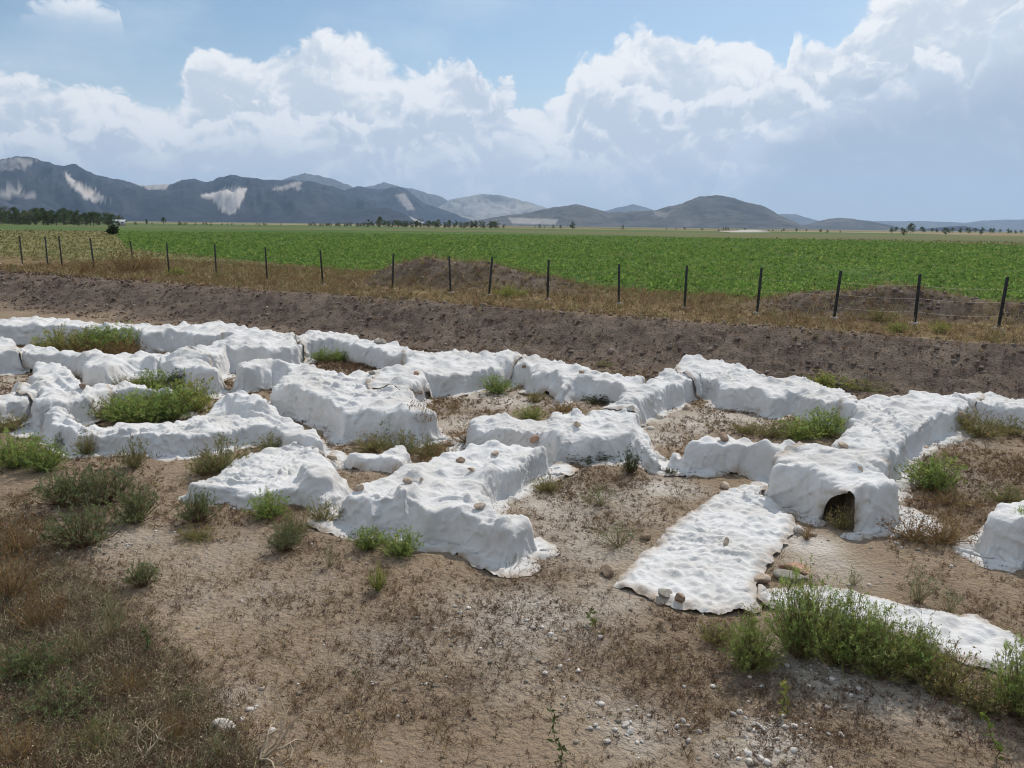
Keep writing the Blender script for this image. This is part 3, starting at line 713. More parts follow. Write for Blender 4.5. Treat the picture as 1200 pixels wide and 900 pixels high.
# ------------------------------------------------------------------ stones
def stone_mesh(name, sx, sy, sz, seed, pal):
    import bmesh
    bm = bmesh.new(); bmesh.ops.create_icosphere(bm, subdivisions=4, radius=1)
    co = np.array([v.co[:] for v in bm.verts]); r = np.random.default_rng(seed)
    d = np.ones(len(co))
    for _ in range(11):                                       # chipped faces
        n = r.standard_normal(3); n /= np.linalg.norm(n); k = .48 + .38 * r.random()
        t = co @ n; d = np.minimum(d, np.where(t > 1e-3, k / np.maximum(t, 1e-3), 9))
    d = np.minimum(d, 1.0)
    o = r.random(3) * 50
    nz = fbm(co[:, 0] * 2 + o[0] + co[:, 2], co[:, 1] * 2 + o[1] - co[:, 2], 4, seed)
    co = co * (d * (1 + .10 * nz))[:, None] * np.array([sx, sy, sz]) * .5 * 1.15
    for v, c in zip(bm.verts, co): v.co = c
    me = bpy.data.meshes.new(name); bm.to_mesh(me); bm.free()
    me.polygons.foreach_set('use_smooth', np.ones(len(me.polygons), bool))
    me.materials.append(pal); return me
def stone_mat(name, c1, c2):
    m, nt, b = mat(name); P_ = N(nt, 'ShaderNodeTexCoord').outputs['Object']
    c = mix(nt, ramp(nt, noise(nt, P_, 9, 5, .65), [(.35, 0), (.65, 1)]), c1, c2)
    c = mix(nt, ramp(nt, noise(nt, P_, 40, 4, .7), [(.35, .5), (.5, 0)]), c, tuple(x * .45 for x in c1))
    nt.links.new(c, b.inputs['Base Color']); bump(nt, b, noise(nt, P_, 30, 5, .7), .6, .012); return m
SM = dict(tan=stone_mat('tan_stone', (.38, .29, .21), (.54, .45, .36)), brown=stone_mat('brown_stone', (.22, .15, .105), (.34, .25, .18)),
          red=stone_mat('reddish_stone', (.36, .20, .13), (.48, .31, .23)), white=stone_mat('pale_stone', (.52, .48, .42), (.66, .63, .58)),
          grey=stone_mat('grey_stone', (.22, .20, .165), (.32, .29, .25)))
# px, py, width px, height ratio, colour, on cloth?, label
STONES = [
 (447,402,17,.55,'grey',1,'flat grey stone on the crest of the cloth behind the small dry patch'),
 (488,438,7,.6,'red',1,'small reddish stone on the cloth over the slanting wall left of the pale room'),
 (436,438,8,.6,'grey',1,'small grey stone on the bulky cloth, at the edge of the dry patch'),
 (540,540,14,.5,'brown',1,'flat brown stone on the nearest front wall, near its back edge'),
 (552,551,9,.4,'brown',1,'thin dark stone on the nearest front wall, just below the flat brown one'),
 (580,532,10,.5,'tan',1,'small tan stone on the nearest front wall, farthest back of those on top'),
 (422,573,14,.65,'tan',1,'tan stone at the left end of the nearest front wall'),
 (477,566,13,.7,'tan',1,'round tan stone beside the raised peak of the nearest front wall'),
 (494,563,6,.8,'tan',1,'small upright stone right of the round tan one by the raised peak'),
 (563,594,15,.45,'tan',1,'long tan stone on the front edge of the nearest wall'),
 (626,517,14,.6,'red',1,'reddish stone at the step where the nearest front wall meets the wall behind it'),
 (676,499,10,.7,'tan',1,'small tan stone on the middle front wall, beside the folds'),
 (614,430,6,.7,'brown',1,'small dark stone on the rear wall in the middle'),
 (681,437,7,.6,'brown',1,'small brown stone on the crest of the middle rear wall, right of the dark one'),
 (374,582,11,.75,'tan',0,'round stone at the hem of the low crumpled cloth'),
 (366,589,13,.6,'tan',0,'flat stone touching the round one at the hem of the low crumpled cloth'),
 (576,655,16,.75,'tan',0,'rounded stone on the ground at the near corner of the nearest front wall'),
 (1127,489,9,.9,'tan',1,'small stone in a fold of the heavily wrinkled cloth on the right'),
 (988,523,13,.55,'tan',1,'half-round tan stone on top of the right wall, behind the dark opening'),
 (848,516,15,.8,'brown',1,'brown stone standing on the crest of the wall before the right-hand room'),
 (849,467,12,.9,'white',0,'pale stone against the rear cloth of the right-hand room, larger of two'),
 (858,470,9,.9,'white',0,'pale stone against the rear cloth of the right-hand room, smaller of two'),
 (806,480,11,.7,'tan',0,'tan stone at the foot of the slanting wall in the right-hand room'),
 (762,503,10,.6,'white',0,'pale stone on the floor beside the lowest end of the slanting wall'),
 (1003,594,12,.9,'tan',0,'stone half wrapped by the cloth hem right of the dark opening'),
 (851,637,8,1.3,'tan',1,'lone upright stone in the middle of the flat white sheet'),
 (757,632,14,.65,'brown',0,'brown stone left of the flat white sheet, halfway along its edge'),
 (711,674,17,.9,'brown',0,'dark brown stone at the left corner of the flat white sheet'),
 (797,703,13,.9,'brown',1,'squarish brown stone on the front hem of the flat white sheet'),
 (778,696,20,.3,'grey',1,'low dark stone under the front hem of the flat white sheet'),
 (893,680,18,.75,'tan',1,'egg-shaped tan stone where the two flat white sheets meet'),
 (932,668,38,.3,'red',0,'long reddish slab beside the right edge of the flat white sheet'),
 (926,677,34,.35,'grey',0,'long grey slab in front of the reddish slab'),
 (936,623,12,.8,'white',1,'pale rounded stone at the top right corner of the flat white sheet'),
 (851,572,13,.7,'tan',0,'topmost stone of the little heap behind the flat white sheet'),
 (861,577,13,.6,'tan',0,'right stone of the little heap behind the flat white sheet'),
 (846,580,12,.6,'brown',0,'darkest stone of the little heap behind the flat white sheet'),
 (877,714,24,.35,'brown',0,'flat brown slab at the front corner of the flat white sheet'),
 (953,628,11,.5,'tan',0,'flat tan stone on the pale ground below the dark opening'),
 (262,855,24,.6,'white',0,'pale lichen-covered rock on the heap in the lower left'),
 (733,851,10,.7,'white',0,'white stone in the bare foreground, left of a close pair'),
 (739,859,10,.8,'white',0,'white stone in the bare foreground, right and lower of a close pair'),
 (702,825,8,.5,'white',0,'single flat white stone in the foreground, above a close pair'),
 (295,504,7,.8,'white',0,'small white stone on the bare ground before the long low cloth'),
 (160,412,8,.8,'tan',0,'tan stone at the right end of the yellow-green weed bed'),
 (172,412,7,.8,'white',0,'pale stone right beside the tan one at the end of the weed bed'),
 (97,455,9,.7,'brown',1,'brown stone in the creases of the wall crossing on the left'),
 (240,482,9,.8,'tan',0,'tan stone at the right end of the large green weed bed'),
 (66,524,15,.4,'grey',0,'flat grey stone under the left end of the long low cloth'),
 (390,540,16,.7,'tan',0,'rounded tan boulder at the end of the small low scrap of cloth'),
 (1062,578,11,.7,'tan',0,'tan stone at the foot of the right wall end beside the round bush'),
 (1085,527,9,.6,'tan',0,'tan stone on the loose hem behind the round green bush'),
 (975,797,9,.6,'white',0,'white stone on pale ground under the big green bushes'),
 (878,893,9,.6,'white',0,'white stone at the bottom edge amid the white gravel patch'),
 (985,862,9,.5,'white',0,'flat white stone right of the white gravel patch'),
]
for k, (px, py, wpx, hr, colr, onc, lb) in enumerate(STONES):
    x, y, z = on_cloth(px, py) if onc else on_ground(px, py)
    dist = math.sqrt(x * x + y * y + (HC - z) ** 2); wd = wpx * dist / F * .93
    me = stone_mesh('stone', wd, wd * (.7 + .3 * random.random()), wd * hr * 1.05, 900 + k, SM[colr])
    link('stone', me, None, None, lb, 'stone', 'loose stones on and around the cloths', loc=(x, y, z + wd * hr * .22)).rotation_euler = (random.gauss(0, .1), random.gauss(0, .1), random.random() * (.5 if hr < .5 else 6))
# white gravel: too many to count
a = Acc()
import bmesh
bm = bmesh.new(); bmesh.ops.create_icosphere(bm, subdivisions=1, radius=1); icoV = np.array([v.co[:] for v in bm.verts]); icoT = np.array([[v.index for v in f.verts] for f in bm.faces]); bm.free()
def pebbles(n, blobsL, smin, smax, light):
    for _ in range(n):
        px, py, r, k = blobsL[rng.integers(len(blobsL))]
        cx, cy = at(px, py, 0); ang = rng.random() * 6.28; q = r * abs(rng.standard_normal()) * .7
        x, y = cx + q * math.cos(ang), cy + q * math.sin(ang); s = smin + (smax - smin) * rng.random() ** 3
        v = icoV * (1 + .25 * rng.standard_normal((len(icoV), 1))) * np.array([1, .6 + .5 * rng.random(), .6]) * s
        c, sn = math.cos(ang), math.sin(ang); v[:, :2] = v[:, :2] @ np.array([[c, sn], [-sn, c]])
        g = (.45 + .2 * rng.random()) if rng.random() < light else .16 + .15 * rng.random()
        a.add(v + np.array([x, y, gz1(x, y) + s * .25]), None, icoT, (g, g * (.93 - .06 * (g < .4)), g * (.85 - .15 * (g < .4))))
GRAV = [(905,868,.30,1),(890,850,.22,1),(930,850,.25,1),(880,885,.25,1),(735,860,.25,1),(700,840,.4,1),(640,790,.5,1),(960,790,.4,1),(1000,810,.4,1),(270,845,.3,1),(540,720,.6,1),(655,740,.5,1),(810,850,.5,1)]
pebbles(420, GRAV, .006, .032, .85)
pebbles(900, [(600,720,2.2,1),(300,700,2.2,1),(900,800,1.5,1),(150,640,1.5,1),(1050,640,1.5,1),(500,800,1.5,1),(700,620,1.5,1),(620,470,1.5,1),(820,495,1.3,1)], .006, .028, .35)
m_grav, nt, b = mat('gravel'); nt.links.new(acol(nt, 'tint'), b.inputs['Base Color'])
link('gravel', a.mesh('gravel'), m_grav, None, 'pale and brown pebbles strewn over the bare ground of the foreground', 'gravel', None, 'stuff')
print('stones', time.time() - T0)
# ------------------------------------------------------------------ vegetation
def leaf_mat(name, gloss=.6, trans=.45):
    m = bpy.data.materials.new(name); m.use_nodes = True; nt = m.node_tree; nt.nodes.clear()
    out = N(nt, 'ShaderNodeOutputMaterial'); d = N(nt, 'ShaderNodeBsdfDiffuse'); t = N(nt, 'ShaderNodeBsdfTranslucent'); mx = N(nt, 'ShaderNodeMixShader', Fac=trans)
    c = acol(nt, 'tint'); nt.links.new(c, d.inputs[0]); nt.links.new(c, t.inputs[0])
    nt.links.new(d.outputs[0], mx.inputs[1]); nt.links.new(t.outputs[0], mx.inputs[2]); nt.links.new(mx.outputs[0], out.inputs[0]); return m
M_LEAF = leaf_mat('weed_leaf'); M_STEM = leaf_mat('weed_stem', trans=.1); M_DRY = leaf_mat('dry_stalks', trans=.2)
def unit(v): return v / (np.linalg.norm(v, axis=-1, keepdims=True) + 1e-9)
def ribbons(P0, P1, P2, w, col):
    """bent blades: three-point ribbons, pointed at the end -> arrays"""
    n = len(P0); d = unit(P2 - P0); r = unit(np.cross(d, unit(rng.standard_normal((n, 3)))))
    w = np.asarray(w).reshape(-1, 1)
    V = np.stack([P0 - r * w * .5, P0 + r * w * .5, P1 + r * w * .4, P1 - r * w * .4, P2], 1).reshape(-1, 3)
    k = np.arange(n)[:, None] * 5
    Q = k + np.array([[0, 1, 2, 3]]); T = k + np.array([[3, 2, 4]])
    return V, Q, T, np.repeat(col, 5, 0)
def leaves(P, D, L, W, col):
    """diamond leaves at P along D"""
    n = len(P); r = unit(np.cross(D, unit(rng.standard_normal((n, 3)))))
    L = np.asarray(L).reshape(-1, 1); W = np.asarray(W).reshape(-1, 1)
    V = np.stack([P, P + D * L * .5 + r * W * .5, P + D * L, P + D * L * .5 - r * W * .5], 1).reshape(-1, 3)
    return V, np.arange(n)[:, None] * 4 + np.array([[0, 1, 2, 3]]), np.repeat(col, 4, 0)
def tints(n, base, var=.18, hue=.10):
    b = np.array(base); k = 1 + var * rng.standard_normal((n, 1)); h = 1 + hue * rng.standard_normal((n, 3))
    return np.clip(b * k * h, .004, .9)
def make_bush(ns, nl, height, spread, leafL, leafW, leafc, stemc, droop=.15, bare=.15, up=.5, dome=1.0, seedheads=0, headc=None):
    """a bushy annual: many fine stems from one root, leaved along their length. Unit: 1 m wide when spread = .5"""
    n = ns
    a = rng.random(n) * 6.283; q = rng.random(n) ** .6
    tilt = q * spread
    L = height * (1 - .55 * q ** 2 * dome) * (.6 + .5 * rng.random(n))
    base = np.stack([.05 * rng.standard_normal(n) * spread * 2, .05 * rng.standard_normal(n) * spread * 2, np.zeros(n)], 1)
    end = base + np.stack([np.cos(a) * tilt, np.sin(a) * tilt, L], 1)
    mid = base + (end - base) * .5 + np.stack([np.cos(a) * tilt * .12, np.sin(a) * tilt * .12, L * .02 * 0 + 0 * a], 1) * 1.0 + .05 * height * rng.standard_normal((n, 3))
    V, Q, T, C = ribbons(base, mid, end, .006 + .006 * rng.random(n), tints(n, stemc))
    st = Acc(); st.add(V, Q, T, C)
    # side twigs
    m = n * 4; si = rng.integers(0, n, m); t = bare + (1 - bare) * rng.random(m)
    def pt(si, t):
        t = t[:, None]; return (1 - t) ** 2 * base[si] + 2 * t * (1 - t) * mid[si] + t * t * end[si]
    p0 = pt(si, t); dirn = unit(unit(end[si] - base[si]) * up + .75 * rng.standard_normal((m, 3)) + np.array([0, 0, .25]))
    tl = height * (.10 + .16 * rng.random(m)) * (1.1 - .5 * t)
    p2 = p0 + dirn * tl[:, None]; p1 = (p0 + p2) / 2 + .01 * rng.standard_normal((m, 3))
    V, Q, T, C = ribbons(p0, p1, p2, .003 + 0 * tl, tints(m, stemc)); st.add(V, Q, T, C)
    # leaves on stems and twigs
    fo = Acc(); k = ns * nl
    ci = rng.integers(0, m, k); tt = rng.random((k, 1)); lp = p0[ci] + (p2[ci] - p0[ci]) * tt
    ld = unit(dirn[ci] + .9 * rng.standard_normal((k, 3)) + np.array([0, 0, .25]))
    stemv = tints(m, leafc, .22, .08)[ci]
    V, Q, C = leaves(lp, ld, leafL * (.5 + .8 * rng.random(k)), leafW * (.6 + .7 * rng.random(k)), stemv * (1 + .12 * rng.standard_normal((k, 1))).clip(.5, 1.5))
    fo.add(V, Q, None, C)
    if seedheads:
        si = rng.integers(0, n, seedheads); lp = pt(si, .75 + .28 * rng.random(seedheads)) + .01 * rng.standard_normal((seedheads, 3))
        V, Q, C = leaves(lp, unit(rng.standard_normal((seedheads, 3))), .02 + .02 * rng.random(seedheads), .016 + 0 * lp[:, 0], tints(seedheads, headc))
        fo.add(V, Q, None, C)
    f = fo.mesh('foliage'); f.materials.append(M_LEAF); s = st.mesh('stem'); s.materials.append(M_STEM)
    return f, s
G1 = (.255, .32, .095); G2 = (.29, .355, .105); G3 = (.155, .19, .085); GY = (.31, .32, .09); GO = (.24, .225, .09); GD = (.29, .21, .10); GP = (.22, .24, .13)
SB = (.20, .17, .085); SBr = (.15, .10, .06); SG = (.15, .17, .07)
KIND = dict(  # two shapes of each, nominally .8 m wide
 green=[make_bush(120, 42, .55, .40, .034, .010, c, SG) for c in (G1, G2)],
 big=[make_bush(210, 62, .62, .42, .026, .0065, c, SB, bare=.2) for c in (G1, (.28, .34, .11))],
 dull=[make_bush(110, 34, .45, .42, .030, .010, c, SBr, bare=.3) for c in (G3, (.175, .20, .10))],
 olive=[make_bush(90, 26, .42, .42, .032, .009, c, SB, seedheads=150, headc=GD) for c in (GO, (.20, .21, .085))],
 yellow=[make_bush(100, 36, .45, .42, .032, .010, c, SG, seedheads=120, headc=GY) for c in (GY, (.28, .31, .09))],
 dark=[make_bush(80, 30, .55, .36, .036, .013, c, SBr) for c in ((.055, .085, .035), (.07, .095, .05))],
 pale=[make_bush(40, 15, .62, .34, .022, .006, c, SB, bare=.3, seedheads=260, headc=GP) for c in (GP, (.20, .20, .09))],
 dry=[make_bush(90, 12, .40, .44, .026, .006, c, (.26, .18, .09), seedheads=300, headc=(.16, .10, .05)) for c in (GD, (.22, .14, .065))],
)
cnt = {}
def bush(kind, x, y, z, w, h, label, group, k=None, name='weed_bush'):
    f, s = KIND[kind][(cnt.setdefault(kind, 0)) % 2]; cnt[kind] += 1
    nomh = {'green': .55, 'big': .62, 'dull': .45, 'olive': .42, 'yellow': .45, 'dark': .55, 'pale': .62, 'dry': .40}[kind]
    e = link(name, None, None, None, label, 'weed' if name != 'field_bush' else 'bush', group, loc=(x, y, z - .01))
    e.rotation_euler = (0, 0, random.random() * 6.28); e.scale = (w / .8 * random.uniform(.94, 1.06), w / .8 * random.uniform(.94, 1.06), h / nomh)
    link('foliage', f, None, e); link('stem', s, None, e)
    return e
# px, py of the root, width px, height px, kind, label
B1 = 'weeds of the yellow-green bed before the rear left wall'; B2 = 'weeds of the large green bed on the left'
B3 = 'weeds among the cloths'; B4 = 'low bushes on the open ground'; B5 = 'big green bushes before the flat white strip'; B6 = 'weeds by the bank and fence'
BUSH = [
 (68,413,48,26,'yellow','yellowish weed at the left end of the bed before the rear left wall',B1),(90,415,50,26,'olive','brownish olive weed, second from the left in the bed before the rear left wall',B1),
 (105,413,50,27,'yellow','yellow weed in the middle of the bed before the rear left wall',B1),(122,414,52,31,'green','green weed right of the middle in the bed before the rear left wall',B1),
 (143,413,46,33,'green','tallest green weed, at the right end of the bed before the rear left wall',B1),(148,418,40,23,'dry','dry brown weed beside the block at the bed before the rear left wall',B1),(115,419,60,20,'dry','low dry weed along the near edge of the bed before the rear left wall',B1),
 (122,492,44,24,'olive','olive weed at the left tip of the large green bed',B2),(146,494,56,30,'green','green weed with pale dots, second from the left in the large green bed',B2),
 (172,495,62,36,'green','dense green weed at the centre front of the large green bed',B2),(200,491,66,40,'green','dense green weed right of the centre of the large green bed',B2),
 (222,484,62,42,'yellow','brightest green weed at the right end of the large green bed',B2),(150,484,60,22,'yellow','pale flowering weed at the back of the large green bed',B2),(190,480,60,26,'green','green weed at the back of the large green bed',B2),
 (180,456,50,22,'green','low green weed at the foot of the rounded wall left of centre',B3),(208,456,30,22,'dark','grey-green weed beside the end of the rounded wall',B3),(152,456,44,15,'olive','low olive weed under a fold left of the low green one',B3),
 (72,520,18,12,'olive','small weed between hem and stones left of the long low cloth',B3),(103,533,28,28,'olive','small olive weed before the left end of the long low cloth',B4),(157,548,34,34,'olive','olive weed before the middle of the long low cloth',B4),
 (22,547,62,38,'green','green bush at the left edge of the photo below the low wall',B4),(52,552,52,36,'green','green bush touching the one at the left edge, right side',B4),(8,505,44,18,'olive','olive weed patch by the left edge before the low wall',B3),
 (262,552,66,40,'olive','olive bush between the long low cloth and the crumpled one',B4),(240,556,44,26,'olive','lower olive bush just left of the one between two low cloths',B4),(318,528,40,22,'olive','sparse weed in the bare gap above the crumpled cloth',B3),
 (78,592,66,42,'dull','dull green bush, topmost left of the cluster on the left ground',B4),(122,590,62,46,'dull','dull green bush, topmost right of the cluster on the left ground',B4),
 (160,612,58,42,'dull','dull bush at the right side of the cluster on the left ground',B4),(97,640,76,48,'dull','widest dull bush, lowest of the cluster on the left ground',B4),
 (233,612,46,40,'dull','dull green bush below the pointed tip of the crumpled cloth',B4),(232,632,50,16,'olive','thin weed patch below the bush under the pointed tip',B4),
 (316,606,52,34,'green','green bush touching the front hem of the crumpled cloth',B4),(344,628,44,28,'olive','olive bush before the crumpled cloth hem, near two stones',B4),(380,612,42,30,'olive','olive bush beside the left end of the nearest front wall',B4),(335,645,42,36,'dull','dull bush below the olive one before the crumpled cloth',B4),
 (432,643,46,30,'green','green bush at the foot of the nearest front wall, left of a pair',B4),(470,650,54,34,'green','green bush at the foot of the nearest front wall, right of a pair',B4),
 (443,693,24,32,'yellow','small pale green weed below the pair at the nearest front wall',B4),(166,687,40,32,'dull','small dark round bush alone on the left sandy ground',B4),(386,665,24,34,'pale','thin dry weed alone left of the pair by the front wall',B4),
 (600,660,24,14,'olive','little weed at the near corner of the nearest front wall',B4),
 (377,424,26,17,'green','small green weed at the left of the small dry patch',B3),(399,424,24,16,'green','small green weed in the middle of the small dry patch',B3),
 (582,461,42,24,'green','bright green weed in the far left corner of the pale room',B3),(628,471,24,16,'olive','small olive weed in the middle of the pale room',B3),(622,491,38,18,'yellow','yellowish green weed behind the middle front wall',B3),
 (700,473,44,12,'dark','dark low weed along the rear cloth of the pale room',B3),(660,482,60,12,'dry','brown dry weed on the near side of the pale room',B3),(532,478,24,12,'dry','dry tuft at the near left of the pale room',B3),
 (470,532,60,28,'olive','olive weed before the bulky cloth, left of its open end',B3),(438,527,60,22,'olive','low olive weed under the bulky cloth, farthest left there',B3),(455,515,22,34,'green','tall thin green weed against the bulky cloth',B3),(492,515,44,34,'dry','dry brown weed against the open earth end of the bulky cloth',B3),(520,540,60,24,'dry','dry weed patch right of the small scrap of cloth',B3),(500,535,40,26,'olive','olive weed right of the tall thin one by the bulky cloth',B3),(548,520,40,26,'dry','dry weed beside the left end of the middle front wall',B3),
 (738,554,34,32,'dark','dark green weed at the left foot of the pleated gap',B3),(690,540,60,14,'dark','dark low weeds along the foot of the middle front wall',B3),(655,537,26,14,'dark','dark weed at the step beside the middle front wall',B3),
 (705,592,62,26,'pale','faint grey-green weed on the ground before the middle front wall',B4),(725,640,66,30,'pale','faint weed left of the flat white sheet',B4),(640,575,44,20,'olive','olive weed right of the nearest front wall',B4),(786,556,24,10,'dark','small weed under the sagging gap, right side',B3),
 (965,511,58,34,'green','dense green weed at the right end of the right-hand room',B3),(935,514,56,28,'green','green weed left of the dense one in the right-hand room',B3),(905,512,46,20,'olive','olive weed in the middle of the right-hand room',B3),(878,508,44,14,'olive','sparse olive weed at the left of the weeds in the right-hand room',B3),
 (970,453,64,17,'yellow','yellow-green weed behind the crest of the right rear cloth',B6),(1015,459,52,12,'olive','olive weed right of the yellow-green one behind the right rear cloth',B6),(1138,442,30,24,'olive','lone olive weed on the dark bank at the right',B6),(708,432,26,8,'olive','faint weed at the foot of the dark bank behind the middle wall',B6),
 (1092,573,64,40,'green','round green bush in the hollow of the right slanting wall',B4),(1150,512,54,26,'olive','olive weed before the rear cloth at the right edge',B3),(1182,508,40,18,'olive','low olive weed at the right edge before the rear cloth',B3),
 (985,620,30,26,'olive','olive weed growing in the dark opening under the cloth',B3),(1070,632,62,30,'dry','dry brown weed below the right wall end, left of two',B4),(1108,636,52,34,'dry','dry weed below the right wall end, right of two',B4),
 (1196,648,26,24,'green','green weed at the right edge beside the separate wall block',B4),(1075,705,48,42,'pale','pale wispy weed behind the flat white strip',B4),(1112,718,36,28,'pale','thin weed on the upper edge of the flat white strip',B4),(1180,588,50,18,'olive','low weed patch above the separate wall block',B4),(1110,590,60,14,'dry','dry low weed right below the round green bush',B4),
 (945,632,16,22,'dry','small golden dry weed at the top right of the flat white sheet',B4),(1000,685,24,20,'pale','small yellowish weed beyond the reddish slab',B4),
 (880,783,72,66,'big','big green bush at the left end of the row before the white strip',B5),(938,768,86,98,'big','tallest green bush of the row before the white strip',B5),(985,775,84,84,'big','big green bush right of the tallest one in the row',B5),
 (1028,790,80,72,'big','green bush in the middle of the row before the white strip',B5),(1068,792,70,62,'big','thinner green bush toward the right of the row',B5),(1105,812,70,52,'olive','low olive bush at the right end of the row before the white strip',B5),(1150,832,60,40,'olive','low olive bush between the row and the corner bush',B5),
 (1196,838,72,78,'big','big green bush cut by the right edge of the photo',B5),(838,752,46,28,'olive','small olive weed left of the row, below the flat sheet',B5),
 (18,648,54,46,'dry','dry olive weed at the left edge beside the heap',B4),(12,700,64,60,'dry','tall dry weed on the heap at the left edge',B4),(132,752,30,62,'pale','tall dry weed with brown seed heads on the heap rim',B4),(70,840,90,36,'dull','broad grey-green weed mat on the heap in the lower left corner',B4),(30,800,70,44,'dull','grey-green weed mat higher up the heap at the left edge',B4),
 (215,830,34,20,'dull','little dull weed on the lower edge of the heap',B4),
 (45,735,50,46,'dry','straggling dry weed on the heap, above the grey-green mats',B4),(95,775,44,40,'pale','pale stalky weed on the rim of the heap, left of the slender dark one',B4),(150,815,44,36,'dry','dry brown weed on the heap rim above the white rock',B4),
 (205,872,50,40,'dry','dry weed beside the short pale root in the lower left corner',B4),(255,893,40,34,'pale','pale dead weed between the white rock and the bottom edge',B4),(110,880,56,36,'olive','olive weed at the bottom edge in the lower left corner',B4),(22,895,60,44,'dry','dry weed in the very corner at the lower left',B4),
 (208,324,24,11,'yellow','pale green tuft left of the two near posts by the left fence',B6),(257,326,18,10,'olive','small tuft right of the two near posts by the left fence',B6),(598,348,44,14,'yellow','pale yellow-green weed by the fence at the foot of the large spoil mound',B6),
 (150,322,40,30,'dry','tall dry weed clump at the left part of the fence',B6),(172,318,30,22,'dry','lower dry weed clump beside the tall one at the left fence',B6),(100,320,26,16,'dry','small dry weed clump by the left fence, beyond the tall one',B6),
 (1025,362,44,14,'olive','olive weed on the right spoil mound',B6),(1032,376,40,14,'olive','lower olive weed at the foot of the right spoil mound',B6),(1052,389,26,12,'yellow','small yellow-green tuft on the bank edge near the right posts',B6),(1102,390,24,13,'yellow','pale yellow tuft on the bank edge between the last two posts',B6),(1085,352,30,8,'dry','dry weed on top of the right spoil mound',B6),
]
for (px, py, wpx, hpx, kd, lb, gp) in BUSH:
    zf = FIELD if gp == B6 and py < 395 else 0.0
    x, y, z = on_ground(px, py, zf)
    dist = math.sqrt(x * x + y * y + (HC - z) ** 2)
    bush(kd, x, y, z, wpx * dist / F * (.98 if kd == 'big' else 1.06), hpx * dist / F * 1.02, lb, gp)
x, y, z = on_ground(133, 275, FIELD)
KIND_ROUND = make_bush(150, 60, 1.0, .5, .10, .07, (.05, .07, .03), SBr)
e = link('field_bush', None, None, None, 'lone dark round bush on the edge between the dry and the green field', 'bush', None, loc=(x, y, z)); dd = math.hypot(x, y) * 11 / F
e.scale = (dd, dd, dd * .9); f, s = KIND_ROUND
link('foliage', f, None, e); link('stem', s, None, e)

# dry ground cover: nobody could count it
def scatter_tufts(name, label, n, sampler_fn, hmin, hmax, nb, wid, cols, spread=.6, heads=0.5, cat='dry plants', curl=.25):
    xy = sampler_fn(n); n = len(xy)
    z = gz(xy[:, 0], xy[:, 1]); c = np.concatenate([xy, z[:, None] - .004], 1)
    h = hmin + (hmax - hmin) * rng.random(n) ** 1.5
    tc = np.array(cols)[rng.integers(0, len(cols), n)] * (1 + .2 * rng.standard_normal((n, 1))).clip(.5, 1.6)
    i = np.repeat(np.arange(n), nb); m = len(i)
    d = rng.standard_normal((m, 3)) * spread; d[:, 2] = np.abs(d[:, 2]) * .6 + .55; d = unit(d)
    L = h[i] * (.5 + .6 * rng.random(m)); r0 = .25 * h[i][:, None] * rng.standard_normal((m, 3)) * np.array([1, 1, 0])
    p0 = c[i] + r0 * .5; p2 = p0 + d * L[:, None]; p1 = (p0 + p2) / 2 + curl * L[:, None] * .5 * rng.standard_normal((m, 3)); p2[:, 2] = np.maximum(p2[:, 2], c[i][:, 2] + .01)
    col = tc[i] * (1 + .15 * rng.standard_normal((m, 1))).clip(.5, 1.6)
    dist = np.hypot(c[i][:, 0], c[i][:, 1])
    A = Acc(); V, Q, T, C = ribbons(p0, p1, p2, wid * np.maximum(1, dist / 9), col); A.add(V, Q, T, C)
    if heads:
        k = int(m * heads); j = rng.integers(0, m, k); t = .35 + .65 * rng.random((k, 1))
        P = p0[j] + (p2[j] - p0[j]) * t
        sz = (.006 + .009 * rng.random(k)) * np.maximum(1, dist[j] / 9)
        V, Q, C = leaves(P, unit(rng.standard_normal((k, 3)) + [0, 0, .4]), sz * 1.3, sz * .8, col[j] * (1 + .25 * rng.standard_normal((k, 1))).clip(.4, 1.8)); A.add(V, Q, None, C)
    me = A.mesh(name); me.materials.append(M_DRY)
    return link(name, me, None, None, label, cat, None, 'stuff')
sd_all = np.full(GXX.shape, 9.0)
covered = sampler(np.where(Hcur > ground(GXX, GYY, False) + .03, 1.0, 0.0))
def clear(xy):
    x, y = xy[:, 0], xy[:, 1]; ins = (x > GX0) & (x < GX1) & (y > GY0) & (y < GY1)
    return xy[~(ins & (covered(x, y) > .25))]
def inview(xy, m=3):
    a = np.degrees(np.arctan2(xy[:, 0], xy[:, 1])); return xy[(np.abs(a) < 36 + m)]
BROWN = [(700,570,.8,1),(660,560,.7,.9),(620,680,.6,.9),(700,610,.6,.8),(640,640,.5,.8),(780,790,.7,1),(840,800,.7,1),(1000,840,.7,1),(940,850,.6,1),(900,800,.5,.8),(1100,860,.5,.8),(480,760,.8,1),(560,740,.7,.9),(430,800,.6,.8),(520,820,.5,.7),(700,760,.6,.7),(640,720,.5,.5),(1130,560,1.2,.9),(1060,600,.8,.7),(1150,610,.8,.7),(500,525,.8,.8),(880,480,.5,.7),(720,475,.5,.8),(420,428,1.6,1),(120,405,2.0,.8),(330,590,.9,.5),(280,600,.9,.5),(380,700,.6,.5),(800,730,.5,.7),(1150,800,.5,.6),(240,450,.8,.8),(960,600,.4,.6),(30,620,.9,.5),(590,800,.6,.5),(740,830,.5,.6),(350,740,.5,.4)]
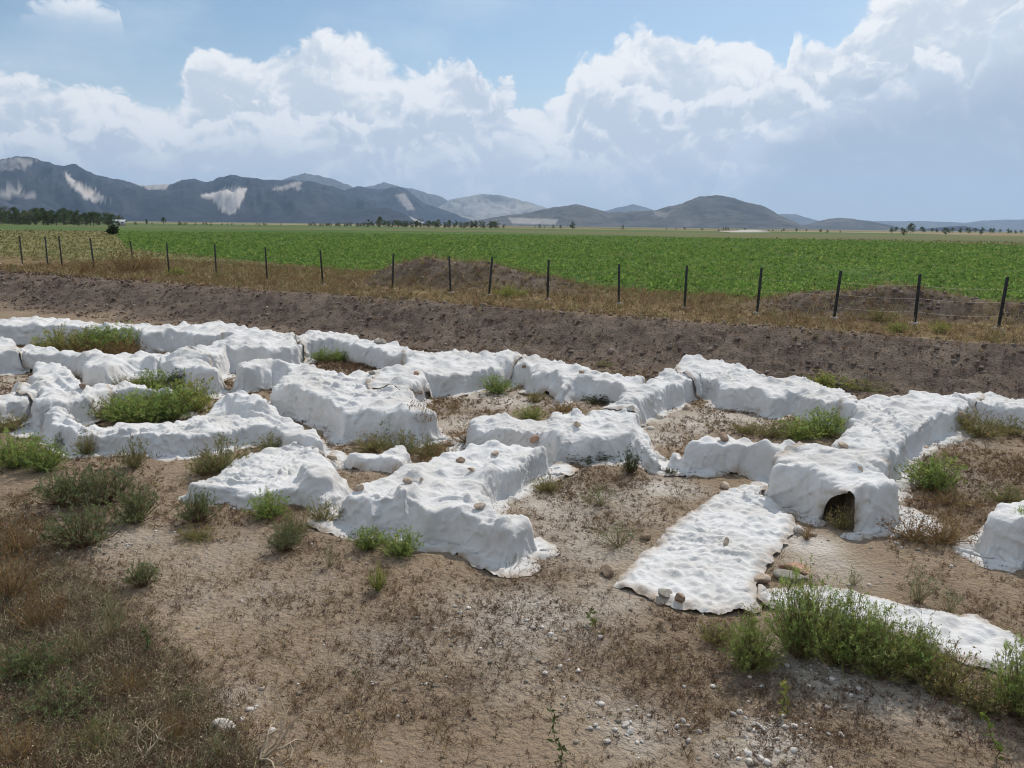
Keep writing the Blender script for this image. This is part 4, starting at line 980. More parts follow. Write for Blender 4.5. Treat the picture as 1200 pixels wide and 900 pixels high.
def s_ground(dens_lo, dens_hi, Lb, pw=1.0, y0=3.2, y1=26):
    def f(n):
        # candidates spread evenly, thinned by a patchy density
        xy = np.stack([rng.uniform(-17, 14, n), y0 + (y1 - y0) * rng.random(n) ** 1.35], 1); xy = inview(xy)
        x, y = xy[:, 0], xy[:, 1]
        d = dens_lo * np.clip(.35 + 1.6 * fbm(x * .9, y * .9, 4, 81), 0, 1.2) + dens_hi * blobs(Lb, x, y) * np.clip(.65 + .9 * fbm(x * 2.2, y * 2.2, 3, 83), 0, 1.3)
        d = np.where(fence_s(x, y) < 7.2, d * .12, d)
        return clear(xy[rng.random(len(xy)) < d])
    return f
DB = [(.13, .085, .06), (.165, .105, .07), (.10, .07, .053), (.21, .145, .095), (.15, .09, .06)]
STR = [(.30, .22, .11), (.24, .165, .08), (.36, .28, .16), (.20, .13, .065)]
scatter_tufts('dry_weed_cover', 'dark brown dried weeds covering the bare ground in patches', 330000, s_ground(.46, .85, BROWN), .025, .12, 6, .0040, DB + [(.26, .19, .13), (.24, .16, .10)], .85, 1.0)
scatter_tufts('straw_grass', 'thin straw coloured dry grass scattered between the dark dried weeds', 120000, s_ground(.36, .6, [(330,850,.9,1),(420,880,.6,1),(240,770,.5,1),(300,830,.6,1),(330,800,.7,1),(260,790,.6,1),(400,830,.6,1),(360,870,.5,1),(300,760,.5,.8),(1130,540,1.2,.9),(1100,620,.8,.8),(500,530,.8,.9),(100,405,2.2,1),(650,560,.6,.6),(240,700,.6,.4)]), .05, .17, 7, .0036, STR, .6, .4)
scatter_tufts('golden_grass', 'low golden dry grass in front of the heap at the lower left', 26000, s_ground(.0, .9, [(330,850,.8,1),(420,880,.5,.9),(270,790,.4,.8),(300,820,.6,1),(380,830,.6,.8),(220,740,.3,.6)]), .03, .12, 7, .0032, [(.34, .22, .10), (.40, .28, .14), (.28, .17, .08), (.30, .21, .11)], .7, .5, 'dry grass')
scatter_tufts('green_sprouts', 'small green sprouts dotted among the dried weeds', 9000, s_ground(.10, .5, [(640,570,.9,.6),(720,620,.7,.7),(330,600,1.2,.8),(90,600,1.4,1),(520,530,.9,.9),(1140,590,1.2,.7),(900,505,1.0,.9),(60,830,.5,1),(1100,805,.5,1),(470,650,.5,1),(860,760,.4,.8)]), .03, .10, 8, .005, [(.13, .15, .05), (.10, .13, .045), (.17, .17, .06)], .8, .8, 'weeds')
HEAPP = np.array([(-60,585),(20,605),(70,640),(130,690),(190,760),(250,840),(300,905),(-60,905)], float)
def s_heap(n):
    U = rng.uniform(-60, 310, n); W = 580 + 325 * rng.random(n) ** .8
    ok = sdpoly(U, W, HEAPP) < 14 * rng.standard_normal(n); U, W = U[ok], W[ok]
    x = (U - 600) / F; y = -(W - 450) / F; c_, s_ = math.cos(ROLL), math.sin(ROLL); cp, sp_ = math.cos(PITCH), math.sin(PITCH)
    xr = c_ * x - s_ * y; yr = s_ * x + c_ * y; dx, dy, dz = xr, cp + sp_ * yr, -sp_ + cp * yr
    z = np.full(len(U), .4)
    for _ in range(6): t = (z - HC) / dz; X, Y = dx * t, dy * t; z = ground(X, Y, False)
    return np.stack([X, Y], 1)
scatter_tufts('dead_brush', 'tangled dead twigs and dried weeds covering the heap in the lower left', 17000, s_heap, .04, .20, 7, .004, DB + [(.30, .23, .16), (.44, .36, .25), (.26, .235, .15), (.28, .25, .17), (.40, .33, .23), (.22, .24, .12), (.36, .28, .18)], 1.0, 1.2, 'dry brush', .5)
def s_strip(n):
    t = rng.uniform(-6, 47, n); s = rng.uniform(-9, 4.6, n)
    xy = FA + FD * t[:, None] + FN * s[:, None]; x, y = xy[:, 0], xy[:, 1]
    d = sstep(4.4, 3.2, s + .5 * vnoise(t * .35, t * 0 + 1, 63)) * np.clip(.55 + .8 * fbm(x * .5, y * .5, 4, 91), .05, 1) * (sdpoly(x, y, GREENP) > -.3)
    return inview(xy)[: 0] if False else xy[(rng.random(n) < d)]
scatter_tufts('fence_grass', 'dry reddish and straw coloured grass along both sides of the fence', 26000, s_strip, .12, .42, 7, .0042, [(.27, .20, .10), (.34, .27, .14), (.22, .145, .08), (.40, .32, .18), (.20, .19, .08), (.26, .16, .085)], .45, .35, 'dry grass')
def s_bank(n):
    t = rng.uniform(-4, 46, n); s = rng.uniform(3.2, 8.5, n); xy = FA + FD * t[:, None] + FN * s[:, None]
    return clear(xy[rng.random(n) < np.clip(.3 + .9 * fbm(xy[:, 0] * .8, xy[:, 1] * .8, 3, 93), 0, .8)])
scatter_tufts('bank_weeds', 'sparse dark dried weeds on the slope of the earth bank', 9000, s_bank, .03, .13, 6, .004, DB, .8, .8)
# clods of dug earth on the bank and the spoil mounds
def clods(n):
    t = rng.uniform(-4, 46, n); q = 2.9 + 5.6 * rng.random(n); xy = FA + FD * t[:, None] + FN * q[:, None]
    xy = clear(xy[rng.random(n) < np.clip(.45 + 1.0 * fbm(xy[:, 0] * .7, xy[:, 1] * .7, 3, 95), .03, 1)])
    ex = []
    for (mx, my, rx, ry, mh) in MOUNDS: ex.append(np.stack([mx + rx * .8 * rng.standard_normal(160), my + ry * .8 * rng.standard_normal(160)], 1))
    return inview(np.concatenate([xy] + ex))
xy = clods(5200); n = len(xy); s0 = .018 + .075 * rng.random(n) ** 3
sh = icoV[None] * (1 + .28 * rng.standard_normal((n, len(icoV), 1))) * (s0[:, None, None] * np.stack([np.ones(n), .7 + .5 * rng.random(n), .55 + .3 * rng.random(n)], 1)[:, None, :])
ang = rng.random(n) * 6.283; ca, sa = np.cos(ang)[:, None], np.sin(ang)[:, None]
vv = np.stack([sh[..., 0] * ca - sh[..., 1] * sa + xy[:, :1], sh[..., 0] * sa + sh[..., 1] * ca + xy[:, 1:], sh[..., 2] + (gz(xy[:, 0], xy[:, 1]) + s0 * .2)[:, None]], -1)
A = Acc(); A.add(vv.reshape(-1, 3), None, (np.arange(n)[:, None, None] * len(icoV) + icoT[None]).reshape(-1, 3), np.repeat(np.array([(.12, .09, .072), (.18, .14, .115), (.24, .19, .155), (.15, .11, .085)])[rng.integers(0, 4, n)] * (1 + .15 * rng.standard_normal((n, 1))), len(icoV), 0))
me = A.mesh('earth_clods', True); me.materials.append(m_grav); link('earth_clods', me, None, None, 'brown clods of dug earth on the bank and the spoil mounds', 'clods', None, 'stuff')
# bleached branches on the heap
def dead_branch(px, py, L, label, seed, spread):
    r = np.random.default_rng(seed); x, y, z = on_ground(px, py, 0.6); A = Acc()
    for k in range(7):
        a = spread + r.normal() * .8; p = np.array([0, 0, .02]); P = [p]; d = np.array([math.cos(a), math.sin(a), .25 + .3 * r.random()])
        l = L * (.4 + .6 * r.random())
        for q in range(8):
            d = unit(d + .28 * r.standard_normal(3) + np.array([0, 0, -.04])); p = p + d * l / 8; p[2] = max(p[2], -.02); P.append(p)
        A.add(*tube_arrays(P, np.linspace(.010, .002, len(P)), 5))
        for q in range(4):
            s0 = P[2 + r.integers(5)]; e2 = unit(d + .9 * r.standard_normal(3)); A.add(*tube_arrays([s0, s0 + e2 * .07, s0 + e2 * .12 + .03 * r.standard_normal(3)], [.004, .003, .0012], 4))
    o = link('dead_branch', A.mesh('dead_branch', True), m_branch, None, label, 'branch', None, loc=(x, y, z)); return o
m_branch, nt, b = mat('bleached_wood'); P_ = pos(nt); nt.links.new(mix(nt, noise(nt, P_, 25, 4, .6), (.30, .235, .16), (.46, .38, .28)), b.inputs['Base Color'])
dead_branch(305, 893, .62, 'bleached forked dead branch on the heap at the bottom edge', 5, .8)
dead_branch(168, 893, .34, 'short pale dead root on the heap in the lower left', 8, 2.6)
# thin upright weeds close to the camera
def thin_weed(px, py, h, label, seed, lc):
    r = np.random.default_rng(seed); x, y, z = on_ground(px, py, 0.1)
    e = link('thin_weed', None, None, None, label, 'weed', None, loc=(x, y, z)); P = [np.array([0, 0, 0.])]
    for k in range(8): P.append(P[-1] + np.array([.02 * r.normal(), .02 * r.normal(), h / 8]))
    A = Acc(); V, Q = tube_arrays(P, np.linspace(.005, .002, 9), 5); A.add(V, Q, None, (.13, .12, .06)); me = A.mesh('stem'); me.materials.append(M_STEM); link('stem', me, None, e)
    n = 34; t = r.integers(1, 9, n); Pp = np.array(P)[t] + .004 * r.standard_normal((n, 3)); D = unit(r.standard_normal((n, 3)) + np.array([0, 0, .3]))
    A = Acc(); V, Q, C = leaves(Pp, D, .035 + .04 * r.random(n), .014 + .014 * r.random(n), tints(n, lc)); A.add(V, Q, None, C); me = A.mesh('leaf'); me.name = 'leaf'; me.materials.append(M_LEAF); o = link('foliage', me, None, e)
thin_weed(650, 893, .42, 'thin dark weed with a broad leaf at the bottom middle', 3, (.08, .11, .04))
thin_weed(1168, 893, .30, 'thin bright green weed at the bottom right', 4, (.15, .20, .05))
thin_weed(922, 842, .22, 'small yellowish sprig amid dark dried weeds below the big bushes', 6, (.24, .25, .07))
thin_weed(700, 735, .12, 'tiny leafy sprig on the bare ground below the front wall', 9, (.15, .18, .06))
thin_weed(180, 765, .26, 'slender dark weed on the rim of the heap', 10, (.09, .11, .045))
print('veg', time.time() - T0)
# ------------------------------------------------------------------ the green field: one standing crop
def crop_points(n):
    a = np.radians(rng.uniform(-39, 39, n)); r = np.exp(rng.uniform(np.log(24), np.log(215), n))
    xy = np.stack([r * np.sin(a), r * np.cos(a)], 1)
    x, y = xy.T
    dens = np.clip(1.15 * (r / 60.0) ** 2 / (1 + (r / 75) ** 2) , 0, 1)
    ok = (sdpoly(x, y, GREENP) < .25 + .5 * vnoise(x * .6, y * .6, 66)) & (rng.random(n) < np.clip(.62 + .9 * fbm(x * .12, y * .05, 3, 97), .15, 1))
    return xy[ok]
xy = crop_points(115000); n = len(xy); z = gz(xy[:, 0], xy[:, 1]); r = np.hypot(xy[:, 0], xy[:, 1])
sc = (.9 + .35 * rng.standard_normal(n)).clip(.4, 1.6) * np.clip(r / 70, .85, 1.5)
nb = 8; i = np.repeat(np.arange(n), nb); m = len(i)
d = rng.standard_normal((m, 3)); d[:, 2] = np.abs(d[:, 2]) * .55 + .30; d = unit(d)
P = np.concatenate([xy, z[:, None]], 1)[i] + np.array([.05, .05, 0]) * rng.standard_normal((m, 3)) + np.array([0, 0, .06]) * rng.random((m, 1))
base = np.array([(.15, .245, .055), (.19, .295, .07), (.12, .205, .05), (.24, .30, .088)])[rng.integers(0, 4, n)]
col = base[i] * (1 + .2 * rng.standard_normal((m, 1))).clip(.5, 1.6)
Vc, Qc, Cc = leaves(P, d, .205 * sc[i] * (.6 + .5 * rng.random(m)), .10 * sc[i] * (.6 + .5 * rng.random(m)), col)
A = Acc(); A.add(Vc, Qc, None, Cc); me = A.mesh('crop'); me.materials.append(M_LEAF)
link('crop', me, None, None, 'dense green leafy crop covering the flat field beyond the fence', 'crop', None, 'stuff')
def s_olive(n):
    a = np.radians(rng.uniform(-39, 39, n)); r = np.exp(rng.uniform(np.log(22), np.log(230), n)); xy = np.stack([r * np.sin(a), r * np.cos(a)], 1)
    x, y = xy.T; out = (sdpoly(x, y, GREENP) > .0) & (fence_s(x, y) < -3)
    return xy[out & (rng.random(n) < .8)]
scatter_tufts('field_grass', 'dry yellow-green grass of the flat land beyond the fence', 42000, s_olive, .10, .30, 7, .0035, [(.22, .215, .085), (.26, .235, .10), (.19, .20, .075), (.28, .24, .11)], .6, .4, 'grass')

# ------------------------------------------------------------------ far trees
def tree_proto(h, w, seed, kind, c):
    r = np.random.default_rng(seed); A = Acc()
    tr = Acc()
    tr.add(*tube_arrays([(0, 0, -.3), (.03 * w, 0, h * .22), (.0, .04 * w, h * .5), (-.03 * w, 0, h * .8)], [h * .030, h * .022, h * .014, h * .004], 7))
    nc = {'round': 26, 'poplar': 22, 'shrubby': 20}[kind]; cs = []
    for k in range(nc):
        if kind == 'poplar':
            t = (k + r.random()) / nc; rad = w * .5 * (math.sin(min(1, t * 1.15 + .08) * math.pi) ** .7) * (.4 + .6 * r.random()); zz = h * (.12 + .86 * t)
        elif kind == 'round':
            t = r.random(); rad = w * .42 * r.random() ** .5 * math.sin(math.pi * (.15 + .8 * t)); zz = h * (.16 + .76 * t)
        else:
            t = r.random(); rad = w * .45 * r.random() ** .5 * (1 - .6 * t); zz = h * (.08 + .8 * t)
        a = r.random() * 6.283; p = np.array([math.cos(a) * rad, math.sin(a) * rad, zz]); cs.append(p)
        tr.add(*tube_arrays([(0, 0, max(.15 * h, zz - .25 * h)), p * np.array([.5, .5, 1]) - np.array([0, 0, .06 * h]), p], [h * .012, h * .007, h * .002], 4))
    k = 46; cs = np.array(cs); m = nc * k; ci = np.repeat(np.arange(nc), k)
    off = unit(r.standard_normal((m, 3))) * (r.random((m, 1)) ** .45) * (h * (.085 if kind == 'poplar' else .12)) * np.array([1, 1, .8])
    Pp = cs[ci] + off; D = unit(r.standard_normal((m, 3)) + np.array([0, 0, .1]))
    cl = (1 + .22 * r.standard_normal((nc, 1))).clip(.5, 1.6)[ci]
    V, Q, C = leaves(Pp, D, h * .055 * (.6 + .8 * r.random(m)), h * .035 * (.6 + .8 * r.random(m)), np.array(c) * cl * (1 + .15 * r.standard_normal((m, 1))).clip(.5, 1.5))
    A.add(V, Q, None, C); f = A.mesh('crown'); f.materials.append(M_LEAF); t = tr.mesh('trunk', True); t.materials.append(m_bark); return f, t
m_bark, nt, b = mat('bark'); b.inputs['Base Color'].default_value = (.10, .08, .06, 1)
TP = dict(round=[tree_proto(6, 6, 40 + k, 'round', c) for k, c in enumerate([(.07, .105, .04), (.09, .12, .05)])],
          poplar=[tree_proto(10, 4, 50 + k, 'poplar', c) for k, c in enumerate([(.075, .11, .035), (.055, .085, .03)])],
          shrubby=[tree_proto(3, 4, 60 + k, 'shrubby', c) for k, c in enumerate([(.07, .09, .04), (.095, .11, .05)])])
NOM = dict(round=6., poplar=10., shrubby=3.)
def tree(kind, px, dist, hpx, label, group, k):
    d = ray(px, 266); d = np.array([d[0], d[1]]); d /= np.linalg.norm(d); x, y = d * dist
    f, t = TP[kind][k % 2]; e = link('tree', None, None, None, label, 'tree', group, loc=(x, y, FIELD))
    s = hpx * dist / F / NOM[kind]; e.scale = (s * random.uniform(.85, 1.25), s * random.uniform(.85, 1.25), s); e.rotation_euler = (0, 0, random.random() * 6.28)
    link('crown', f, None, e); link('trunk', t, None, e)
for k in range(80):                     # the wood on the far left
    px = -40 + 186 * (k / 80) + random.uniform(-3, 3)
    tree('round' if random.random() < .6 else 'shrubby', px, random.uniform(430, 600), random.uniform(9, 17) * (1 - .35 * max(0, (px - 90) / 60)), 'green tree in the narrow wood at the foot of the left mountains', 'trees of the narrow wood on the far left', k)
for k in range(90):                     # the tree line across the middle
    px = 362 + 228 * (k / 90) + random.uniform(-3, 3)
    tree('round' if random.random() < .35 else 'shrubby', px, random.uniform(620, 760), random.uniform(3.5, 7.5) * (1.25 if px > 430 else .7), 'dark bushy tree in the tree line across the middle of the plain', 'trees of the tree line across the plain', k)
tree('round', 445, 640, 12, 'taller dark tree standing out of the middle tree line', None, 1)
tree('round', 671, 620, 9, 'lone tree on the plain right of the tree line', None, 0)
tree('shrubby', 730, 640, 6, 'small lone bushy tree below the low hill in the middle', None, 1)
tree('round', 1060, 420, 7, 'lone dark tree at the edge of the brown field on the right', None, 0)
tree('round', 1068, 900, 10, 'largest dark tree of the far right row below the low hill', None, 1)
tree('poplar', 172, 640, 6, 'small lone tree right of the pale farm shed', None, 0); tree('round', 192, 640, 8, 'second lone tree right of the pale farm shed', None, 1)
for k in range(36):
    px = 620 + 600 * random.random()
    tree('shrubby' if random.random() < .6 else 'round', px, random.uniform(560, 1100), random.uniform(2.0, 4.8), 'small dark tree dotted over the plain below the right hills', 'small trees dotted over the plain on the right', k)
for k in range(26):
    px = 1045 + 175 * (k / 26) + random.uniform(-3, 3)
    tree('round', px, random.uniform(950, 1150), random.uniform(3.5, 6.5), 'dark tree in the distant row at the right edge', 'trees of the distant row at the right edge', k)
for k in range(22):
    px = 150 + 215 * random.random()
    tree('shrubby', px, random.uniform(560, 800), random.uniform(2.0, 4.0), 'small dark tree scattered on the plain left of the tree line', 'small trees scattered left of the tree line', k)
# pale farm shed among the trees
d = ray(140, 266); d = np.array([d[0], d[1]]); d /= np.linalg.norm(d); sx, sy = d * 470
shed = link('farm_shed', None, None, None, 'small pale farm shed at the right end of the left wood', 'shed', None, loc=(sx, sy, FIELD)); shed.rotation_euler = (0, 0, .5); shed.scale = (.75, .6, .42)
m_wall, nt, b = mat('whitewash'); b.inputs['Base Color'].default_value = (.62, .62, .62, 1)
m_roof, nt, b = mat('sheet_roof'); b.inputs['Base Color'].default_value = (.50, .52, .55, 1); b.inputs['Roughness'].default_value = .5
m_dark, nt, b = mat('dark_opening'); b.inputs['Base Color'].default_value = (.03, .03, .03, 1)
A = Acc(); A.add(*box_arrays(-4, 4, -2.5, 2.5, 0, 6.4)); link('wall', A.mesh('wall'), m_wall, shed)
A = Acc(); A.add(np.array([(-4.3, -2.9, 6.3), (4.3, -2.9, 6.3), (4.3, 0, 7.5), (-4.3, 0, 7.5), (-4.3, 2.9, 6.3), (4.3, 2.9, 6.3)]), [(0, 1, 2, 3), (3, 2, 5, 4)], None); A.add(np.array([(-4.2, -2.5, 6.4), (-4.2, 2.5, 6.4), (-4.2, 0, 7.45), (4.2, -2.5, 6.4), (4.2, 2.5, 6.4), (4.2, 0, 7.45)]), None, [(0, 2, 1), (3, 4, 5)]); link('roof', A.mesh('roof'), m_roof, shed)
for x0 in (-2.6, 1.4):
    A = Acc(); A.add(*box_arrays(x0, x0 + 1.3, -2.56, -2.5, 3.2, 4.6)); link('window', A.mesh('window'), m_dark, shed)
A = Acc(); A.add(*box_arrays(-.5, .6, -2.56, -2.5, 0, 2.2)); link('door', A.mesh('door'), m_dark, shed)
# pale ramp on the plain
d0, d1 = ray(846, 272), ray(890, 272)
A = Acc(); P0 = np.array(d0[:2]) / np.linalg.norm(d0[:2]) * 520; P1 = np.array(d1[:2]) / np.linalg.norm(d1[:2]) * 600; nn = np.array([-(P1 - P0)[1], (P1 - P0)[0]]) / np.linalg.norm(P1 - P0) * 4
Vr = []
for t, hh in ((0, .2), (.35, .7), (.7, 1.5), (1.0, 1.7)):
    p = P0 + (P1 - P0) * t
    for sgn, dz in ((-2.2, 0), (-1, hh), (1, hh), (2.2, 0)): Vr.append((*(p + nn * sgn), FIELD - .3 * (dz == 0) + dz))
Q = [(i * 4 + k, (i + 1) * 4 + k, (i + 1) * 4 + k + 1, i * 4 + k + 1) for i in range(3) for k in range(3)] + [(12, 13, 14, 15)]
A.add(Vr, Q); m_road, nt, b = mat('pale_track'); b.inputs['Base Color'].default_value = (.36, .34, .30, 1); link('ramp_road', A.mesh('ramp_road'), m_road, kind='structure')
print('field', time.time() - T0)
# ------------------------------------------------------------------ mountains
def rock_mat(name, low, high, bare=None, scars=()):
    m, nt, b = mat(name); P_ = pos(nt)
    mpp = N(nt, 'ShaderNodeMapping'); mpp.inputs['Scale'].default_value = (.001, .001, .001); nt.links.new(P_, mpp.inputs[0]); Pk = mpp.outputs[0]
    c = mix(nt, ramp(nt, noise(nt, Pk, 2.2, 7, .65), [(.38, 0), (.62, 1)]), low, high)
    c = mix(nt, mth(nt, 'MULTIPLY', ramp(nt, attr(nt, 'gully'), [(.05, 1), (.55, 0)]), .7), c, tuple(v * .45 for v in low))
    c = mix(nt, ramp(nt, noise(nt, Pk, 14, 5, .7), [(.42, .6), (.55, 0)]), c, tuple(v * .55 for v in low))
    c = mix(nt, mth(nt, 'MULTIPLY', attr(nt, 'bare'), ramp(nt, noise(nt, Pk, 16, 5, .7), [(.30, .55), (.48, 1)])), c, (.47, .435, .40))
    nt.links.new(c, b.inputs['Base Color']); b.inputs['Specular IOR Level'].default_value = 0; return m
MM = dict(dark=rock_mat('hazed_scrub_rock', (.029, .036, .048), (.064, .068, .080)), mid=rock_mat('far_rock', (.085, .088, .085), (.15, .145, .135)), pale=rock_mat('pale_rock', (.20, .19, .17), (.36, .34, .30)))  # dark rock is tinted blue: distance haze put into its colour
def mountain(name, sil, dist, depth, m, label, seed, scars=(), rough=1.0):
    sil = np.array(sil, float)
    A = []
    for px, py in sil:
        d = ray(px, py); h = math.hypot(d[0], d[1]); A.append((math.atan2(d[0], d[1]), max(0, HC + dist * d[2] / h)))
    A = np.array(A)
    na = max(60, int((A[-1, 0] - A[0, 0]) / math.radians(.085))); nd = 70
    aa = np.linspace(A[0, 0], A[-1, 0], na); H = np.interp(aa, A[:, 0], A[:, 1])
    H = H + (fbm(aa * 60, aa * 0 + seed, 4, seed) * .045 * H.max() + fbm(aa * 260, aa * 0 + seed, 3, seed + 2) * .012 * H.max()) * rough * sstep(0, .25, H / max(H.max(), 1)); H = np.maximum(H, 0)
    v = np.linspace(-1, 1, nd); AA, VV = np.meshgrid(aa, v)
    Rr = dist + VV * depth * np.where(VV < 0, 1, .7)
    X, Y = Rr * np.sin(AA), Rr * np.cos(AA)
    HH = H[None, :] * np.ones_like(VV)
    # spurs and gullies running down from the crest
    u = AA * dist; warp = 350 * vnoise(u / 900, Rr / 900, seed + 3)
    g = 1 - np.abs(fbm((u + warp) / 620, Rr / 1500, 4, seed + 4, .55)) * 2.2
    f = 1 - np.abs(VV) ** (1.15 + .35 * vnoise(u / 800, Rr * 0, seed + 6))
    Zm = HH * f + (g - .55) * .62 * HH * np.clip(1 - f, 0, 1) * np.clip(f, 0, 1) * 2.6 * rough
    Zm = Zm + 12 * fbm(X / 180, Y / 180, 4, seed + 8) * sstep(0, .3, f) * (VV != 0)
    Zm = np.where(f <= 0.001, -5, Zm)
    # keep the crest where it was seen: nothing in front may rise above its sight line
    crest = HC + (HH - HC) * Rr / dist
    Zm = np.where(VV < 0, np.minimum(Zm, crest - 2), np.minimum(Zm, crest - 4 * VV * 0))
    idx = np.arange(na * nd).reshape(nd, na); Q = np.stack([idx[:-1, :-1], idx[:-1, 1:], idx[1:, 1:], idx[1:, :-1]], -1).reshape(-1, 4)
    me = quick_mesh(name, np.stack([X, Y, Zm], -1).reshape(-1, 3), Q)
    bare = np.zeros(na * nd)
    pp = np.stack([X, Y, Zm], -1).reshape(-1, 3)
    # where quarry waste lies: patches fixed on the slope
    if scars:
        c, s = math.cos(-ROLL), math.sin(-ROLL); cp, sp = math.cos(PITCH), math.sin(PITCH)
        xr, yy, zz = pp[:, 0], pp[:, 1], pp[:, 2] - HC
        dep = yy * cp - zz * sp; yr = yy * sp + zz * cp
        xx = (c * xr - s * yr) / dep; yv = (s * xr + c * yr) / dep
        U, W = 600 + F * xx, 450 - F * yv
        for poly, k in scars:
            sd = sdpoly(U, W, np.array(poly, float)) + 0.8 * fbm(U * .35, W * .25, 3, seed + 11)
            bare = np.maximum(bare, k * sstep(.45, -.45, sd))
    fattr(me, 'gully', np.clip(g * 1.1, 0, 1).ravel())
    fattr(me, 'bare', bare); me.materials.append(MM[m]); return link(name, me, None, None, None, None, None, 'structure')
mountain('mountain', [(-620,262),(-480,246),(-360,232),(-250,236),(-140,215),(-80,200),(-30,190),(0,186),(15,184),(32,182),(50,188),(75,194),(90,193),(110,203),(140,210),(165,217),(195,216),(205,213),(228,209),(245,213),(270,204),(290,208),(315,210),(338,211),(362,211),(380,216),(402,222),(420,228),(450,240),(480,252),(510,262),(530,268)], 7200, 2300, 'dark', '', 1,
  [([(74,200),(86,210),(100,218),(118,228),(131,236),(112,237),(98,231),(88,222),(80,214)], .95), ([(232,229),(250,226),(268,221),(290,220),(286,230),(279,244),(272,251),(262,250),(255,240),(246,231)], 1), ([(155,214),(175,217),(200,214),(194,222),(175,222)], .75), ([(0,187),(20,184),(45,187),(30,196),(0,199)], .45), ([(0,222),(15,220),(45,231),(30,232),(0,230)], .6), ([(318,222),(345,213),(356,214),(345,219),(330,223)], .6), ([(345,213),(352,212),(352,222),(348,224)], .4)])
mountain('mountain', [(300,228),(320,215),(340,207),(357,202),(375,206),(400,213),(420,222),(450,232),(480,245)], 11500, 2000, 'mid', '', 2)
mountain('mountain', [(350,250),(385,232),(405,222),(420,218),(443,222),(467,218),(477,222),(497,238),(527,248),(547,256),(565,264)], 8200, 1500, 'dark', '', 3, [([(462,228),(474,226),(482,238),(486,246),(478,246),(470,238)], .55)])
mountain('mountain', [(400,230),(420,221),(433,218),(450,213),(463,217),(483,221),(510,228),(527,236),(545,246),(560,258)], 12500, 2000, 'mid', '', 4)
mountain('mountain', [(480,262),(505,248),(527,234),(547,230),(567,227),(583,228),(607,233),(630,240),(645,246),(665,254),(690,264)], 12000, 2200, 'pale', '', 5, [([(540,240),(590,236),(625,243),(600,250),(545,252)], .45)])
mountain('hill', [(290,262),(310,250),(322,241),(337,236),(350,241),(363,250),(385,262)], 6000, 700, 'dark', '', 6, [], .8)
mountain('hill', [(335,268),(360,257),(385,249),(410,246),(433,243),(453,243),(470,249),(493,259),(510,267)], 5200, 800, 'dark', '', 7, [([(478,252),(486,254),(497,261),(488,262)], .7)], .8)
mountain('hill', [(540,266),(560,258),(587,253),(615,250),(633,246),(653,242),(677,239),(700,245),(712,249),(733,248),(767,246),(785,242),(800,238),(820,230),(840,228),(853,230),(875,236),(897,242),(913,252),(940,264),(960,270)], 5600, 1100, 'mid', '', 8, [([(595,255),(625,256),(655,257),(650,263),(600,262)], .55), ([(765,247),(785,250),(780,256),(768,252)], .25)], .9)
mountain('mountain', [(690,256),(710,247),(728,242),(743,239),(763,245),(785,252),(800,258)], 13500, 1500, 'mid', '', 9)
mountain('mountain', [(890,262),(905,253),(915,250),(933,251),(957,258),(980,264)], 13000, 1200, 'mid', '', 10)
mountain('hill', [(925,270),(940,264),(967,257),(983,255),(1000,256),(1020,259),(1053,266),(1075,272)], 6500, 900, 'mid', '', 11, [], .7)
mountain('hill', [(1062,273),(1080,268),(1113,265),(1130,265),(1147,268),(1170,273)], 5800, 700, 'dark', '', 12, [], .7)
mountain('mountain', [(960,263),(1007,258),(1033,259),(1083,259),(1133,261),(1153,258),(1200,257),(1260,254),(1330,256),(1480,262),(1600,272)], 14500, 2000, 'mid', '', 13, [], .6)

# ------------------------------------------------------------------ the hazy air
bmv, Qv = box_arrays(-17500, 17500, -2500, 19800, -6.0, 1150)
A = Acc(); A.add(bmv, Qv); hz = A.mesh('haze')
mh = bpy.data.materials.new('haze'); mh.use_nodes = True; nt = mh.node_tree; nt.nodes.clear()
out = N(nt, 'ShaderNodeOutputMaterial'); pv = N(nt, 'ShaderNodeVolumePrincipled')
pv.inputs['Color'].default_value = (.49, .69, .97, 1); pv.inputs['Density'].default_value = 5.5e-5; pv.inputs['Anisotropy'].default_value = .25
nt.links.new(pv.outputs[0], out.inputs['Volume'])
hz.materials.append(mh); link('haze', hz, None, None, 'pale blue hazy air over the whole plain', 'haze', None, 'stuff')
print('far', time.time() - T0)
# ------------------------------------------------------------------ sky
SUN_EL, SUN_AZ = 46.0, 27.0           # degrees; azimuth measured to the right of the view direction
def azel(px, py):
    d = ray(px, py); return math.degrees(math.atan2(d[0], d[1])), math.degrees(math.atan2(d[2], math.hypot(d[0], d[1])))
w = bpy.data.worlds.new('World'); S.world = w; w.use_nodes = True
nt = w.node_tree; nt.nodes.clear()
out = N(nt, 'ShaderNodeOutputWorld'); bg = N(nt, 'ShaderNodeBackground', Strength=SKY_STRENGTH if 'SKY_STRENGTH' in globals() else 0.08)
sky = N(nt, 'ShaderNodeTexSky', sky_type='NISHITA', sun_disc=False, sun_elevation=R(SUN_EL), sun_rotation=R(SUN_AZ), air_density=1.0, dust_density=0.6, ozone_density=2.0)
gen = N(nt, 'ShaderNodeTexCoord').outputs['Generated']
nrm = N(nt, 'ShaderNodeVectorMath', operation='NORMALIZE'); nt.links.new(gen, nrm.inputs[0])
sp = N(nt, 'ShaderNodeSeparateXYZ'); nt.links.new(nrm.outputs[0], sp.inputs[0])
azn = mth(nt, 'MULTIPLY', mth(nt, 'ARCTAN2', sp.outputs[0], sp.outputs[1]), 57.29578)
eln = mth(nt, 'MULTIPLY', mth(nt, 'ARCSINE', sp.outputs[2]), 57.29578)
